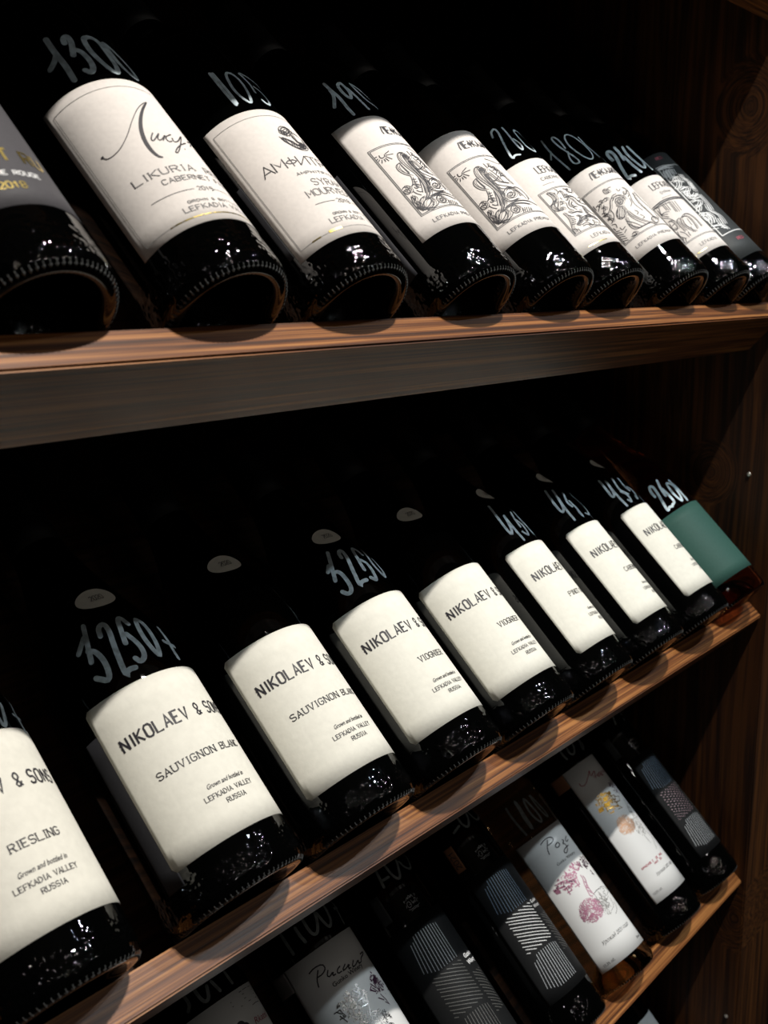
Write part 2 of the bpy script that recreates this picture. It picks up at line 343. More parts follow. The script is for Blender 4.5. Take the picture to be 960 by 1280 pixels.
# positions along the shelves, and pen strokes measured as angle, height (mm)
XS = {'left1': -0.0870, 'lik': 0.0109, 'amf': 0.1029, 'le1': 0.2094, 'le2': 0.3062, 'le3': 0.3813, 'le4': 0.4957, 'le5': 0.5855, 'drk1': 0.6586, 'rie': -0.1050, 'sb1': 0.0015, 'sb2': 0.0970, 'vi1': 0.1901, 'vi2': 0.2840, 'pin': 0.3757, 'cab': 0.4690, 'nik': 0.5655, 'grn': 0.6550, 'lef3': 0.0810, 'ris': 0.1805, 'dk2': 0.2705, 'str': 0.3703, 'roz': 0.4598, 'mal': 0.5643, 'drk': 0.6561}
PINS = [(-0.0052, 1.3591), (-0.0215, 0.7353)]
TR = {
'price_lik':'2.228,166.4 2.237,155.1 2.22,146.4 2.242,135.1|2.235,154.5 2.314,150.8 2.425,148|2.043,159.7 2.022,163.1 1.942,164.7 1.941,160.1 1.994,154.8 2.043,150.3|1.988,154.2 1.908,151.9 1.881,145.4 1.899,139.3 1.982,135.5 2.033,138.7|1.707,162.5 1.759,160.3 1.782,152.3 1.748,144.9 1.692,137.7 1.613,133.9 1.53,139.8 1.52,151.6 1.517,160.2 1.604,163.1 1.707,162.5|1.446,161.8 1.437,153.8 1.433,144.3 1.376,137.8 1.25,134.1 1.183,142.1 1.237,149.4 1.337,156.8 1.446,161.8',
'price_amf':'2.061,158.2 2.061,146.8 2.056,136.3 2.038,130.4|2.019,157.6 2.006,146.8 2.002,136.3 2.014,131.3|1.815,156.2 1.878,148.1 1.898,140.4 1.861,134 1.783,128.9 1.707,135.3 1.645,145.2 1.656,152.2 1.724,156.1 1.815,156.2|1.54,156.2 1.509,153.4 1.472,147.5 1.517,139.9|1.407,146.2 1.298,143.3 1.273,136.6 1.375,130.3 1.458,130.8 1.493,133.5|1.502,157 1.315,154.6 1.076,152.4 1.077,142.4 1.078,130.1',
'price_le1':'2.107,173.4 2.084,166.3 2.042,159 2.059,149.3 2.049,142.2|2.099,167 2.106,161.7 2.25,153.2|1.833,171 1.909,169 1.918,160.7 1.863,154.9 1.774,159.9 1.766,166.6 1.797,170.9|1.744,165.7 1.7,158.2 1.677,151.5 1.653,144.9|1.566,170.6 1.538,161.5 1.458,153.1 1.161,151.1 1.162,157.9 1.348,165 1.518,170.2',
'price_le3':'2.235,150.6 2.184,155.7 2.05,157.8 2.043,152.2 2.152,140.3 2.237,125.4 2.124,128.3 2.012,126.8|1.862,156 1.86,148.5 1.905,136.5 1.86,129.2 1.746,136.2 1.833,142.8|1.596,154.4 1.645,141.6 1.646,131.6 1.415,127.7 1.254,138.5 1.253,151.7 1.596,154.4',
'price_le4':'2.575,174.6 2.608,162 2.576,149 2.544,136.9|2.586,161.2 2.697,155.2|2.275,155.9 2.246,166.3 2.313,172.3 2.382,170 2.363,160.8 2.309,152.5 2.239,143.1 2.234,137 2.379,138.4 2.374,145.8 2.284,151.8|2.042,169.1 2.162,159.2 2.125,148.2 2.029,138 1.893,134.6 1.736,142.1 1.752,154.2 1.85,165.1 2.042,169.1|1.687,162.8 1.699,152.4 1.628,143.8 1.581,137.1',
'price_le5':'2.404,156.1 2.416,162 2.372,166.2 2.284,165.2 2.26,158.3 2.379,145.1 2.444,130.8 2.354,133.5 2.245,131.3|2.113,166.2 2.12,158 2.161,150.6|2.095,153.4 2.088,142.3 2.034,131.8|1.889,163.7 1.97,155.6 1.936,144.1 1.853,133 1.64,141.2 1.699,152.3 1.709,163.4|1.687,163.4 1.65,150.9 1.583,141.4 1.535,132.6',
'price_sb1':'2.128,166.5 2.201,155.7 2.273,144.2|2.207,159.6 2.376,152.5|2.246,151 2.15,148.4 2.115,139.3 2.177,128.7 2.321,134.7|1.995,155.4 1.961,161.1 1.849,162.7 1.839,157 1.918,145 1.984,127 1.921,130 1.819,129.4|1.525,156.4 1.558,162.6 1.636,160.9 1.698,153 1.751,145.1|1.657,150.4 1.593,142.4 1.599,134.1 1.713,130.8 1.752,134.4|1.323,159.6 1.407,154.5 1.464,143.3 1.439,134.5 1.4,130.5 1.318,139.4 1.248,152.2 1.323,159.6|0.963,151.3 0.988,144.4 1.046,137.7 1.075,127.9|1.14,140.1 0.942,136.9',
'price_rie':'0.552,144.9 0.565,139.7 0.679,133.6 0.709,128.3 0.694,121.2|0.784,130.8 0.515,130.4|1.038,137.4 0.935,137.6 1.003,131.2 1.085,123.5 1.14,124.3 1.141,131.5',
'price_vi1':'1.963,167.6 2.089,156.9 2.193,145.8|2.129,158 2.21,153.9|2.13,151.8 2.032,150.2 2.021,142.1 2.05,133.8 2.148,132.3 2.209,136.3|1.814,159.2 1.79,163.7 1.686,165.5 1.682,160.9 1.8,148.7 1.903,133.7 1.821,136.1 1.713,135.8|1.287,156.9 1.307,163.8 1.426,163.3 1.54,153.1 1.6,143.7|1.487,152.1 1.402,148.2 1.458,139.5 1.523,132.5 1.603,136.3|0.948,165.7 1.227,151.5 1.287,140.4 1.235,133 1.076,142.6 0.946,156.1 0.948,165.7',
'price_pin':'1.806,167 1.903,151.5 1.94,134 1.827,138.3 1.702,152.9|1.702,152.9 1.763,140.9 1.751,126.1|1.389,154.3 1.525,146 1.565,138.3|1.482,145.6 1.435,137.4 1.531,127.6 1.62,133|1.072,161.1 1.314,146.6 1.32,137 1.311,128.8',
'price_cab':'1.936,166.8 1.996,160.5 2.056,148.5 2.051,139.9 1.936,143.2 1.821,157.7 1.739,164.2|1.821,157.7 1.922,142 1.927,129.3|1.543,157.8 1.737,147.3 1.708,141.6|1.624,147.5 1.634,138.9 1.647,127.8 1.662,134.4|1.121,159.3 1.202,153.4 1.139,142.8 1.349,128.1 1.482,131.1',
'price_nik':'2.078,161.8 2.116,150.8 2.147,139.6 2.032,142.2 1.937,158.4|1.937,158.4 2.02,141.9 1.997,126.2|1.695,157.7 1.793,148.8 1.832,142.8 1.703,136|1.848,141.4 1.735,134.9 1.8,126.8 1.85,130.7|1.441,156.4 1.576,145.9 1.549,139|1.487,143.6 1.373,138.2 1.55,126.7 1.535,131.2',
'price_grn':'2.394,129.2 2.396,136.4 2.327,141.5 2.259,139.4 2.28,131.3 2.343,119.2 2.375,109.5 2.287,113 2.207,111.5|2.055,142.3 2.145,132.3 2.167,124.2|2.109,132.2 2.08,122.8 2.083,113.7 2.176,113|1.902,136.4 1.956,124.7 1.935,116.6 1.874,110 1.789,118.6 1.751,130.6 1.902,136.4|1.739,136.2 1.698,123.5 1.707,109.7',
'price_ris':'2.516,197.7 2.488,189.8 2.474,181.2|2.179,195.8 2.175,189 2.142,183.2|1.949,198.3 1.967,190.8 1.939,184.2 1.826,183.3 1.686,191.5 1.623,197.6|1.601,196.2 1.593,187.8 1.523,181.3 1.381,185.8 1.324,194 1.273,198.5|0.802,196.5 0.978,187.5 1.023,179|1.027,191.6 0.656,191.5',
'price_dk2':'2.064,197.7 2.094,190.5 2.116,184|2.061,189 1.895,188.7|1.804,199.5 1.811,190.5 1.762,184.4 1.661,182.4 1.54,190.3 1.435,196.3|1.397,194 1.354,187.3 1.173,183.7 0.999,189.9 0.733,199.1|0.734,198.4 0.734,189.5 0.736,186.2',
'price_str':'2.108,189.1 1.893,191.5|1.763,200.2 1.813,192 1.718,185.7 1.57,189.5 1.411,198.8|1.339,199.1 1.344,191.7 1.23,186 0.808,191 0.81,199.5',
'price_roz':'2.402,181.4 2.424,172.1 2.361,151.7|2.129,183.9 2.125,174.6 2.165,165.7 2.152,152.3 2.111,155.4 2.115,164.5 2.082,177.8 2.129,183.9|1.853,181.9 1.931,172.7 1.934,162.1 1.829,152.4 1.745,155.7 1.761,166.8 1.853,181.9|1.627,181.1 1.639,171.2 1.604,160.6 1.522,152.6 1.468,157.7 1.549,170.6 1.627,181.1',
'price_mal':'2.142,199.5 2.168,192.9 2.137,187.6|1.582,200.8 1.692,193.4 1.859,187.1 1.972,190.7 1.917,196.8|1.026,200 1.383,191.4 1.453,185 1.157,192 0.926,200|0.927,197.4 0.926,186',
'price_lef3':'2.295,198.4 2.255,192 2.342,188.6|2.067,197.6 2.031,187.7 1.912,187 1.832,195.5|1.709,196.3 1.656,188|1.341,196.5 1.343,187.8',
'price_drk':'1.67,199.9 1.861,189.7|1.118,196.7 1.401,188.4|0.974,195.1 0.973,189.1',
'lik_thin':'2.546,87 2.514,84.6 2.429,83.9 2.283,85.4 2.102,91 1.924,99.1 1.727,107 1.57,111.5 1.484,113.1',
'lik_thick':'1.484,113.1 1.692,105 1.859,95.6 1.945,86.7 1.965,78.3 1.928,73.1 1.875,72.1',
'lik_mid':'1.768,89.2 1.864,84.9 1.84,83.3 1.729,87.2 1.685,88.6|1.685,88.6 1.773,84.4 1.729,83.3 1.582,88.4 1.699,83.3|1.487,88.7 1.637,85.8 1.629,82.4 1.561,83.2|1.512,86 1.546,82.8 1.449,83.6 1.283,90.1|1.259,90.5 1.494,79.2 1.617,74.2 1.651,75 1.501,80.2 1.275,85.2|0.972,95.7 1.424,78.5|1.174,88.3 0.973,92.2 1.187,84.5|0.975,90.8 0.973,87',
'amf_emblem':'1.631,107.6 1.543,109.2 1.417,109.3 1.446,106.7 1.633,101.9 1.694,103 1.631,107.6|1.62,105.4 1.535,104.7 1.604,102|1.446,106.7 1.308,104.7|1.453,107.8 1.497,101.6 1.454,95.3|1.745,100.2 1.731,96.8 1.681,94 1.609,90.8 1.427,91.6 1.306,95 1.297,97.5 1.461,96.3|1.692,99.6 1.618,95.8 1.493,93.5 1.312,95.5|1.418,96.8 1.424,94.5 1.431,92.1|1.601,95.3 1.614,91.9|1.741,99.1 1.646,98.5 1.556,96.1|1.221,102.9 1.258,98.2 1.277,96.1|1.564,94.4 1.456,92.4|1.64,106.4 1.655,103.6 1.574,105.6',
'le2_sun':'2.482,107.4 2.495,105.4 2.461,104.3 2.406,105 2.392,106.4|2.529,107.1 2.568,107.3|2.534,105.5 2.572,105|2.52,104.4 2.562,103.4|2.492,103.5 2.53,101.2|2.452,103.4 2.456,101.1|2.42,103.6 2.399,100.6|2.397,104.8 2.325,100.9|2.382,105.5 2.236,104.6|2.376,106.5 2.267,107.8',
'le2_art':'2.144,104.4 2.05,104.1 2.045,98.9 2.069,89.7 2.035,81.9 2.098,72.3 2.192,67.2 2.332,63.7|2.158,104.1 2.201,102 2.234,97.9 2.205,91.2 2.137,83.8 2.159,74.7 2.245,67.3 2.349,64.2|2.094,103.4 2.121,96.7 2.104,86.7 2.068,77.7 2.188,68.3|2.087,102.1 2.127,94.4 2.091,85.3 2.084,75.6|2.045,98.9 2.017,100.9 2.041,102.5 2.071,101.8 2.069,100.5|1.961,100.1 2.054,97.9 2.092,91.3 2.003,87.4 1.82,91.4|2.266,96.3 2.366,95.4 2.393,91.4 2.345,87 2.264,84.3|2.266,96.3 2.258,91.3 2.234,87.1|2.272,94.7 2.264,89.7 2.249,85.7|2.046,88.1 1.951,83.1 1.734,80.1|2.063,86 1.989,80 1.776,78.5|2.072,80.2 1.982,76.3 2.08,73.2|1.977,96.7 1.942,90.2 1.91,86.2 1.712,83.7|1.889,99.3 1.823,92.7 1.806,85.3|1.815,101.1 1.681,97 1.656,88.4 1.597,82.5|1.917,77.9 1.82,79.4 1.758,77.2 1.792,73.2 1.89,70.4 1.993,70.6 2.008,73.2 1.947,75.3 1.851,75.4 1.858,73.1 1.929,72.1 1.947,73.3|2.045,76.1 1.898,80.1 1.765,80.2 1.66,77.6 1.709,70.4|2.098,72.3 2.094,69.9 2.029,67.6 1.822,68.6|1.667,80 1.538,79 1.452,73.6 1.516,67.7|1.725,76.5 1.61,74 1.59,68|2.215,65.4 2.048,66.7 1.87,66.7 1.623,65.6 1.375,62.3|2.266,64.3 2.105,65.4 1.914,64.8 1.65,62|2.103,64.2 2.044,64.3 1.976,62.1 1.992,58.8 2.081,57.3 2.151,59.3 2.165,61.9 2.103,64.2|2.079,62 2.035,62 2.03,60.3 2.081,59.3 2.105,60.1 2.079,62|2.56,77.8 2.508,79 2.459,77.4 2.456,75.5 2.495,75.6 2.505,77.1|2.463,75.2 2.468,73.6 2.516,72.6 2.561,73.7 2.572,75.8 2.543,76.6 2.526,75.4|2.386,77 2.33,77.7 2.285,75.9 2.299,73.9 2.349,74.1 2.359,75.6|2.363,72.8 2.327,70.6 2.276,70.4|2.429,73.5 2.408,70.6 2.348,68.2|2.513,57.5 2.442,62.3 2.317,64.5 2.23,63.4 2.341,59.3 2.513,57.5|2.513,57.5 2.581,62.1 2.559,67.2 2.518,70.5|2.517,69.9 2.498,67.5 2.549,65.7 2.507,63.7 2.558,61.9 2.507,59.1|2.513,57.5 2.484,63.5 2.417,66.1 2.336,66.2|2.505,57.9 2.37,56.6 2.274,58.7 2.246,62.6|2.482,57.7 2.27,56.2 2.151,59.3|2.449,56.7 2.368,55.4 2.295,56.3|1.904,60 1.965,56|1.855,60.1 1.919,56|1.808,60 1.867,56.1|1.756,59.7 1.814,55.8|1.711,59.2 1.741,56.3|1.947,58.1 1.706,57.4|1.823,104.9 1.806,103.5 1.868,101.5 1.794,102 1.812,99.9 1.717,101.7 1.736,98.9|1.902,105.5 1.897,103 1.891,100.5|1.834,97.6 1.75,98.4 1.744,95.9 1.826,93.9|1.741,94.7 1.705,93.3 1.777,91.2 1.683,91.5|2.264,84.3 2.307,79.5 2.377,76.7|2.244,82.6 2.288,77.8 2.315,73.8|2.285,81.3 2.214,80.7|2.299,79.3 2.229,78.7|2.32,76.9 2.251,76.3|2.167,79.7 2.23,74 2.292,69.6|2.169,80.9 2.161,76 2.256,68.7|1.777,109.5 1.478,104 1.298,107.5|1.565,67.5 1.539,67',
'le3_art':'2.197,86.4 2.088,84.2 2.099,78.9 2.2,75.5 2.321,75.8|2.196,85.9 2.157,82.3 2.178,78.3 2.266,76|2.116,78.1 2.251,76.8 2.341,73.7 2.305,69.4 2.206,68.1|2.008,81.7 1.882,84.6 1.876,81.2 1.916,77.2|1.947,83.1 1.93,86.2 1.974,86.8|2.102,74.6 2.056,74.8 2.048,73.1 2.093,72 2.109,73.1|1.926,76.8 1.858,77.1 1.847,75.2 1.91,73.8 1.935,75|2.192,69.9 2.141,69.9 2.142,68.1 2.18,67.5 2.194,68.7|2.122,76.1 2.179,72.9 2.243,71.1 2.256,68.2|2.219,65.1 2.196,60.3 2.238,54.8 2.311,50.3 2.306,45.9|2.098,64.7 2.056,61.8 1.936,62.1 1.814,59.8|2.134,52.5 1.986,54.2 1.834,56.7 1.656,55.8|2.133,51.4 1.985,53.1 1.843,55.2 1.687,54.3|2.058,50 1.872,50.6 1.864,46.2|2.065,48.5 1.914,48.9 1.913,45.5|1.85,79.8 1.759,73.7 1.745,67 1.562,65.8 1.59,60.2 1.393,57|1.768,78.1 1.632,75.6 1.614,69 1.371,69.4|2.014,58.9 1.949,56.9 2.063,53.3 2.168,52.1 2.094,49.6|1.983,58.4 1.926,56 2.034,52.8 2.124,51.8|1.754,85.9 1.722,84.6 1.577,85.7 1.701,82.3|1.689,84.5 1.682,81.2 1.513,81.6 1.382,86.1|2.185,77.4 2.246,73.4 2.225,69.6|2.151,77.8 2.208,75.7|2.09,78.7 2.166,75.9|1.863,73.3 1.97,70.2 1.943,66.6 1.826,66.4|1.81,71.8 1.903,69.4 1.853,67.8|1.492,76.1 1.252,77.7 1.579,71.3 1.642,72.3|1.973,72.4 2.045,67 1.959,63.5|1.644,65.7 1.727,58.2 1.651,53.7 1.514,51.7|1.639,63.5 1.693,57 1.457,53.2 1.55,47.2|2.295,49.8 2.231,49.3 2.228,47.1|2.174,56.6 2.085,55.8|2.16,58.4 2.087,56.9|2.136,60.1 2.071,58.8|2.206,55.1 2.119,54.3|2.228,53.5 2.152,52.9|1.922,53.3 1.853,53.6 1.826,52.3 1.884,51.2 1.924,52|1.713,51.6 1.734,47.4 1.864,46.2 1.892,48.6|2.193,45.2 2.197,48.5|1.774,46 1.591,46.1|1.64,49.3 1.594,47.1|2.031,84.3 2.039,82.8|2.003,78.4 1.999,76.1|2.164,61.7 2.11,60.6|1.921,66.3 1.87,63.6|1.82,63.1 1.763,61.6|1.772,80.4 1.791,76.1',
'le4_art':'2.317,105 2.242,102.2 2.239,98.9 2.348,100.1 2.317,105|2.242,102.2 2.167,103.8 2.099,103.2|2.292,89.6 2.213,91.4 2.129,90.7 2.099,88 2.151,85.1 2.244,84 2.31,85.7 2.292,89.6|2.26,88.8 2.194,89.6 2.161,87.6 2.21,85.5 2.27,86.2 2.26,88.8|2.317,91 2.222,93.6 2.112,93.1 2.03,90.5 2.041,86.6|2.33,93 2.236,95.5 2.12,95.4|2.336,85.9 2.31,83.6 2.225,82.2|2.299,84.1 2.454,80.5 2.515,76 2.447,72.2 2.268,75.2 2.25,82.8|2.334,83.4 2.505,76.4|2.286,82.9 2.486,74.2|2.261,81.5 2.448,73|2.247,79.5 2.393,73|2.235,93.9 2.376,92.7 2.46,87.1 2.605,83.9 2.729,85.1|2.575,97.4 2.522,97.2 2.51,95.2 2.562,94.5 2.588,95.9|2.457,96.8 2.39,96.4 2.399,94.2 2.455,94.3|2.697,95.3 2.636,95.5 2.634,93 2.685,92.4|2.72,97.8 2.728,95.6 2.726,93.1|2.632,91.3 2.569,90.7 2.567,88.2 2.625,88.1|2.701,87.3 2.629,87.1 2.616,84.2|2.698,84 2.625,82.9 2.633,80 2.695,80.6|2.704,79.4 2.632,79.2 2.629,75.9 2.691,75.7|2.7,74.4 2.617,73 2.655,69.6|2.594,94.8 2.714,91|2.529,92.6 2.64,88.3 2.668,84.5|2.503,86.8 2.497,80.2 2.619,76.3|2.244,76.2 2.214,69.1 2.103,61.9 1.86,54.3|2.381,71.8 2.44,64 2.391,57.8 2.126,57.6 1.951,57.8|2.412,69.5 2.306,65 2.204,57.6|2.432,66.9 2.349,61.3 2.252,57.2|2.266,73.6 2.236,66.4 2.1,58.6|2.734,67.7 2.656,66.1|2.747,66.2 2.648,63.9|2.757,64.1 2.644,61.5|2.763,62.1 2.646,59.4|2.767,59.7 2.646,57.2|2.765,57.4 2.652,55.2|2.727,71.4 2.715,68.5|1.526,93.5 1.584,83.3 1.466,72.4 1.535,60.6|1.296,96.1 1.295,83.3 1.296,70.6|1.662,91.5 1.792,80.5 1.732,68.7 1.719,59|1.804,90.4 1.941,80.3 1.861,71.2|2.023,99.5 2.02,96.1 1.925,98.1|1.854,99 1.769,96.8 1.847,92.4 1.984,90.6 1.922,94.8|1.767,95.1 1.763,91.8 1.915,88.1|1.913,86.5 1.942,81.9 2.063,78.9|2.52,57 2.435,57.5 2.432,54.2 2.497,54.7 2.567,55.7|1.812,62.7 1.612,62 1.664,57.2 1.842,55 1.883,58.6 1.812,62.7|2.506,66.1 2.61,64.8 2.612,68.1|2.525,63.5 2.617,61.9|2.023,68.5 1.957,64.3 2.049,64.1|2.058,73.9 1.996,71.3 2.082,69.5',
'le5_art':'2.535,94.7 2.215,96.1 1.873,94.8 1.321,94.9|2.534,92.9 2.219,94.1 1.923,93 1.397,92.6|2.464,92.4 2.266,92.1 2.066,91.3|2.28,93.3 2.289,85.6|2.24,93.2 2.249,84.6|2.177,93.1 2.203,83.9|2.082,92.4 2.121,80|2.041,92.2 2.084,79.3|1.984,91.7 2.027,78.7|1.903,91 1.958,79|2.392,92 2.483,84.3 2.361,78.9|2.483,84.3 2.377,85.4 2.261,83.2|2.463,90.6 2.482,82.5|2.484,86.1 2.337,81.7|2.528,82.3 2.384,77.8 2.332,72.9|2.116,73 1.973,74.9 1.837,72.4 1.786,65.1 1.825,56.7|2.131,72.4 1.954,72 1.948,63.2 2.012,55.5|2.174,72.4 2.252,67.3 2.222,59.7 2.105,53.8|2.144,70.1 2.197,64.3 2.137,57.8|2.477,73.7 2.518,64.7 2.512,54.2|2.478,75.4 2.382,74.3 2.379,67.3 2.448,64.2 2.496,67.4|2.202,73.1 2.307,72.2 2.328,65.9 2.325,58.9|2.475,70.2 2.38,70.8|2.471,63.2 2.514,57.7 2.418,53|2.423,61.7 2.349,57.8 2.346,52.6|2.467,56.2 2.543,50.1|2.442,53.7 2.486,50|2.273,57.5 2.296,53|2.564,66.2 2.522,71.7|2.109,60.7 2.164,55|2.021,69.5 2.048,61.3',
'drk1_art':'2.273,149.2 2.072,148.8 1.808,146.6|2.272,147.3 2.078,146.5 1.891,144.7|2.228,144.3 2.282,136.1|2.136,144.2 2.21,134.3|2.043,144 2.132,132.6|1.941,142.9 1.997,136|2.194,132 1.996,134.1 2.065,127.5 1.993,124.5|2.223,128.9 2.065,129.4 2.129,123 2.277,120.7|2.248,118.1 2.027,119.3 1.989,114.9 2.217,111.7 2.123,105.9 1.948,106.8|2.247,114.3 2.094,114.8 2.186,109.1 2.153,102.8 1.946,103|2.242,101 2.056,100.9 2.019,96.5 2.181,94 2.268,94.2|2.182,95.9 2.18,92.2 2.294,89.3|2.319,84.5 2.237,86 2.115,83.4 2.081,77.2 2.173,71.7|2.305,83.2 2.183,82.6 2.16,76.9 2.26,71.9|2.277,81.5 2.261,75.6|1.938,80.5 1.852,75.8 1.933,65.7|2.011,74.1 2.076,64.2|2.078,67.9 2.006,59.4|1.774,128 1.771,120.4 1.865,109.6|1.772,124.2 1.866,113.4|1.828,134.1 1.871,124.9|1.863,105.8 1.859,94.5 1.94,84.2|1.908,108.2 2.057,104.7|1.942,91.7 2.015,85.3 1.938,80.5|2.286,68.9 2.11,66.7|2.313,65.9 2.042,61.8',
'drk1_frame':'2.307,149.7 1.772,147.7|2.307,149.7 2.328,108.9 2.404,65.8|2.471,66.5 2.242,61.4 1.949,56.7',
'ris_script':'2.409,163.3 2.262,164.6 2.085,163.6 2.065,159.8 2.17,157.5 2.312,157.7|2.214,161.8 2.333,156.6 2.376,151.5|2.044,157.7 2.122,154.7 2.081,152.9 1.968,155.1 2.027,152.4 1.947,152.1|1.788,155 1.887,154 1.912,151.3 1.807,151.3|1.668,154.1 1.807,151.3 1.708,150.8 1.574,153 1.669,149.9 1.59,149.5|1.442,153 1.561,149.4 1.481,148.7 1.296,151.5 1.378,148.6 1.261,148.5|1.155,153.4 0.953,153.9 1.011,152.3 1.211,150.8 1.255,148.4',
'roz_script':'2.211,137.2 2.047,139 1.873,138.3 1.804,135.3 1.89,133 2.058,132.8|1.978,137.4 2.133,130.5 2.165,125.6|1.776,130.6 1.913,128.7 1.865,126 1.738,127.4 1.776,130.6|1.601,129.8 1.545,128 1.659,126.7 1.583,124.6 1.596,120.8 1.727,117.5 1.794,119.7 1.701,121.9 1.5,122.4|1.332,129.9 1.49,128 1.477,125.3 1.357,126.6',
'mal_script':'2.275,161.6 2.279,157.9 2.149,156.8 1.892,163 1.75,167.1 1.891,159.6 1.584,164.3 1.737,158.2 1.725,156.3|1.469,159.2 1.641,157.4 1.594,155.8 1.367,158 1.491,155.2 1.337,155.1|0.925,160.8 1.249,157.7 1.149,156.2 0.925,158',
'ris_leaf_dark':'1.262,133.5 1.088,135.4 1.081,132.8 1.16,129.6 1.276,130.4 1.262,133.5|1.146,128.6 0.98,129.3 0.911,126.3 1.163,125.5|1.096,123 0.798,120.6 0.653,118.4 1.114,120|1.395,129.1 1.301,124.2 1.387,124|1.279,122.2 1.208,116.3 1.19,112.8 1.276,115.7|1.384,132.2 1.289,127.3|1.398,121 1.27,117.2|1.39,130.6 1.473,128.8 1.356,125.1',
'ris_leaf':'1.729,139 1.651,137.3 1.737,135.9 1.729,139|1.834,136.5 1.73,130.9 1.813,129.5 1.899,133.1|2.057,135.4 1.92,132 1.913,127.1 2.071,129.3|2.387,130.6 2.245,130.4 2.205,124.6 2.346,124.9|2.145,127.9 2.023,126.5 2.037,120.5|1.856,127.3 1.738,127.8 1.769,123.7|1.885,123.2 1.693,122 1.747,116.8 1.8,111.7|2.131,118.1 1.969,118.9 1.962,113.9|1.67,123.1 1.637,127.3 1.644,132.3|2.01,132.6 2.118,132 2.091,128.2|2.305,127.1 2.231,120.5|1.892,120.2 2.01,116.7|2.333,130.9 2.252,127.4|1.77,115.7 1.807,108.7|2.104,122.2 2.044,117.5|1.628,130.3 1.738,127.8',
'roz_leaf_dark':'1.452,105.5 1.223,106.6 1.288,103.3 1.455,103.1|1.266,101.4 1.016,98.5 1.299,98.5|1.35,97.6 1.056,91.4 1.359,92.9|1.359,92.9 1.313,87.5 1.386,90|1.487,101.2 1.438,95.6|1.634,103.7 1.56,99.2|1.543,105.3 1.574,101',
'roz_leaf':'1.798,109.3 1.74,105.7 1.835,104.5 1.798,109.3|2.095,107.2 2.059,103.2 2.138,101.9 2.095,107.2|1.72,105.3 1.62,101.9 1.754,99.6 1.843,103.1|2.171,102.7 1.98,99.8 1.984,95.2 2.142,97.3|2.614,97.7 2.474,97.5 2.477,92.9 2.594,94.1 2.614,97.7|2.408,100.6 2.27,100.4 2.327,95.5 2.443,96.8|2.402,94.2 2.21,94.2 2.213,89.6 2.352,89.9|2.155,94.5 1.925,95.4 1.954,89.7 2.103,90.1|1.931,101.8 1.847,98.4 1.935,97.2|2.308,91.9 2.311,87.3|2.206,98.8 2.122,93.7 2.254,92.2|2.559,98 2.389,97|2.009,94.1 2.003,87.7|2.324,100.1 2.151,99.1|2.049,101.4 2.128,100.1',
'roz_trunk':'1.779,95.4 1.775,92.1 1.845,87.3 1.876,81.7 1.906,76.1 1.833,74.5|1.733,93.7 1.723,89.5 1.796,84.7 1.801,80.1 1.787,75.1|1.792,89.3 1.769,85.7 1.861,84.5 1.793,81.5|1.858,81.3 1.817,77.3',
'roz_frame':'1.773,75.6 1.488,76.5 1.308,75.9 1.126,69.4 1.428,66.8|1.773,75.6 1.78,68.7 1.754,61.9|1.739,75.6 1.637,76.8 1.453,75.1|1.412,76.1 1.308,71.4 1.514,71.4 1.385,67.8 1.57,67.7|1.624,74.9 1.584,69.5 1.691,68.4 1.59,64.9|1.366,65.9 1.654,63 1.475,61.3 1.659,58.4|1.347,64.1 1.384,56.7 1.634,54.8|1.286,58.5 1.347,53.1 1.561,50.4',
'mal_leaf':'1.753,138.1 1.615,139.1 1.614,135.7 1.736,135.3 1.753,138.1|1.959,137.3 1.815,136 1.863,131.9 2.003,133.3 1.959,137.3|1.73,134.3 1.548,132.9 1.612,128.9 1.782,130.3|1.587,131.9 1.376,128.9 1.489,125.3 1.659,126.3|2.264,131.1 2.115,130.8 2.156,126.8 2.303,127 2.264,131.1|2.03,132.2 1.853,130 1.938,126.8 2.072,128.1 2.03,132.2|1.813,129.2 1.635,125.9 1.693,121.9 1.861,125.2|2.063,126.3 1.89,124.1 1.936,120.1 2.07,121.4|1.705,123.8 1.583,118.3 1.758,119.8|1.834,133 1.802,127.3|2.046,129.2 2.079,123.3|1.673,131.6 1.671,124.8|2.174,130.5 2.011,128.4|1.91,127.9 1.84,121.4',
'mal_leaf_dark':'1.333,144.7 1.278,139.9 1.389,140.2|1.253,137.9 0.926,138 1.085,135.1 1.253,137.9|1.446,136.6 1.212,135 1.386,133.3|0.924,134.2 0.927,130.8 0.925,129.3|1.016,129.7 0.926,126|0.924,137.7 0.925,131.8 0.924,127.7|1.36,137.3 1.195,130.6',
'mal_trunk':'1.247,124.2 1.291,117.8 1.388,113.8 1.386,107.1 1.42,104.2|1.006,122.8 1.188,116.9 1.289,111 1.329,104.7|1.353,116.8 1.242,114|1.422,110.9 1.265,109.1',
'mal_frame':'1.815,104.3 1.598,104.4 1.262,102.4 0.925,104.7 0.926,101.6|1.262,102.4 1.305,96.1 1.356,89.2|1.309,106.2 1.25,101.4|0.926,100.5 0.926,93.7 1.139,87.9|1.322,88 1.199,78.4 1.44,68.1|1.534,85.9 1.503,75.6|0.924,105.1 0.925,101.3'}

# ---------------------------------------------------------------- the setting
def structure(name, me, mat):
    o = link(name, me, mat); o['kind'] = 'structure'; return o
M['floor'] = wood('floor_wood', 'x', (.03, .02, .015), (.06, .04, .028), (.09, .06, .04), .5)
M['plaster'] = paper('dark_plaster', (.10, .09, .08), .9, scale=30)
structure('floor', box_me(-3, 3, -4, .6, -.05, 0, 0), M['floor'])
structure('ceiling', box_me(-3, 3, -4, .6, 3.4, 3.45, 0), M['plaster'])
structure('wall_back', box_me(-3, 3, .32, .37, 0, 3.4, 0), M['plaster'])

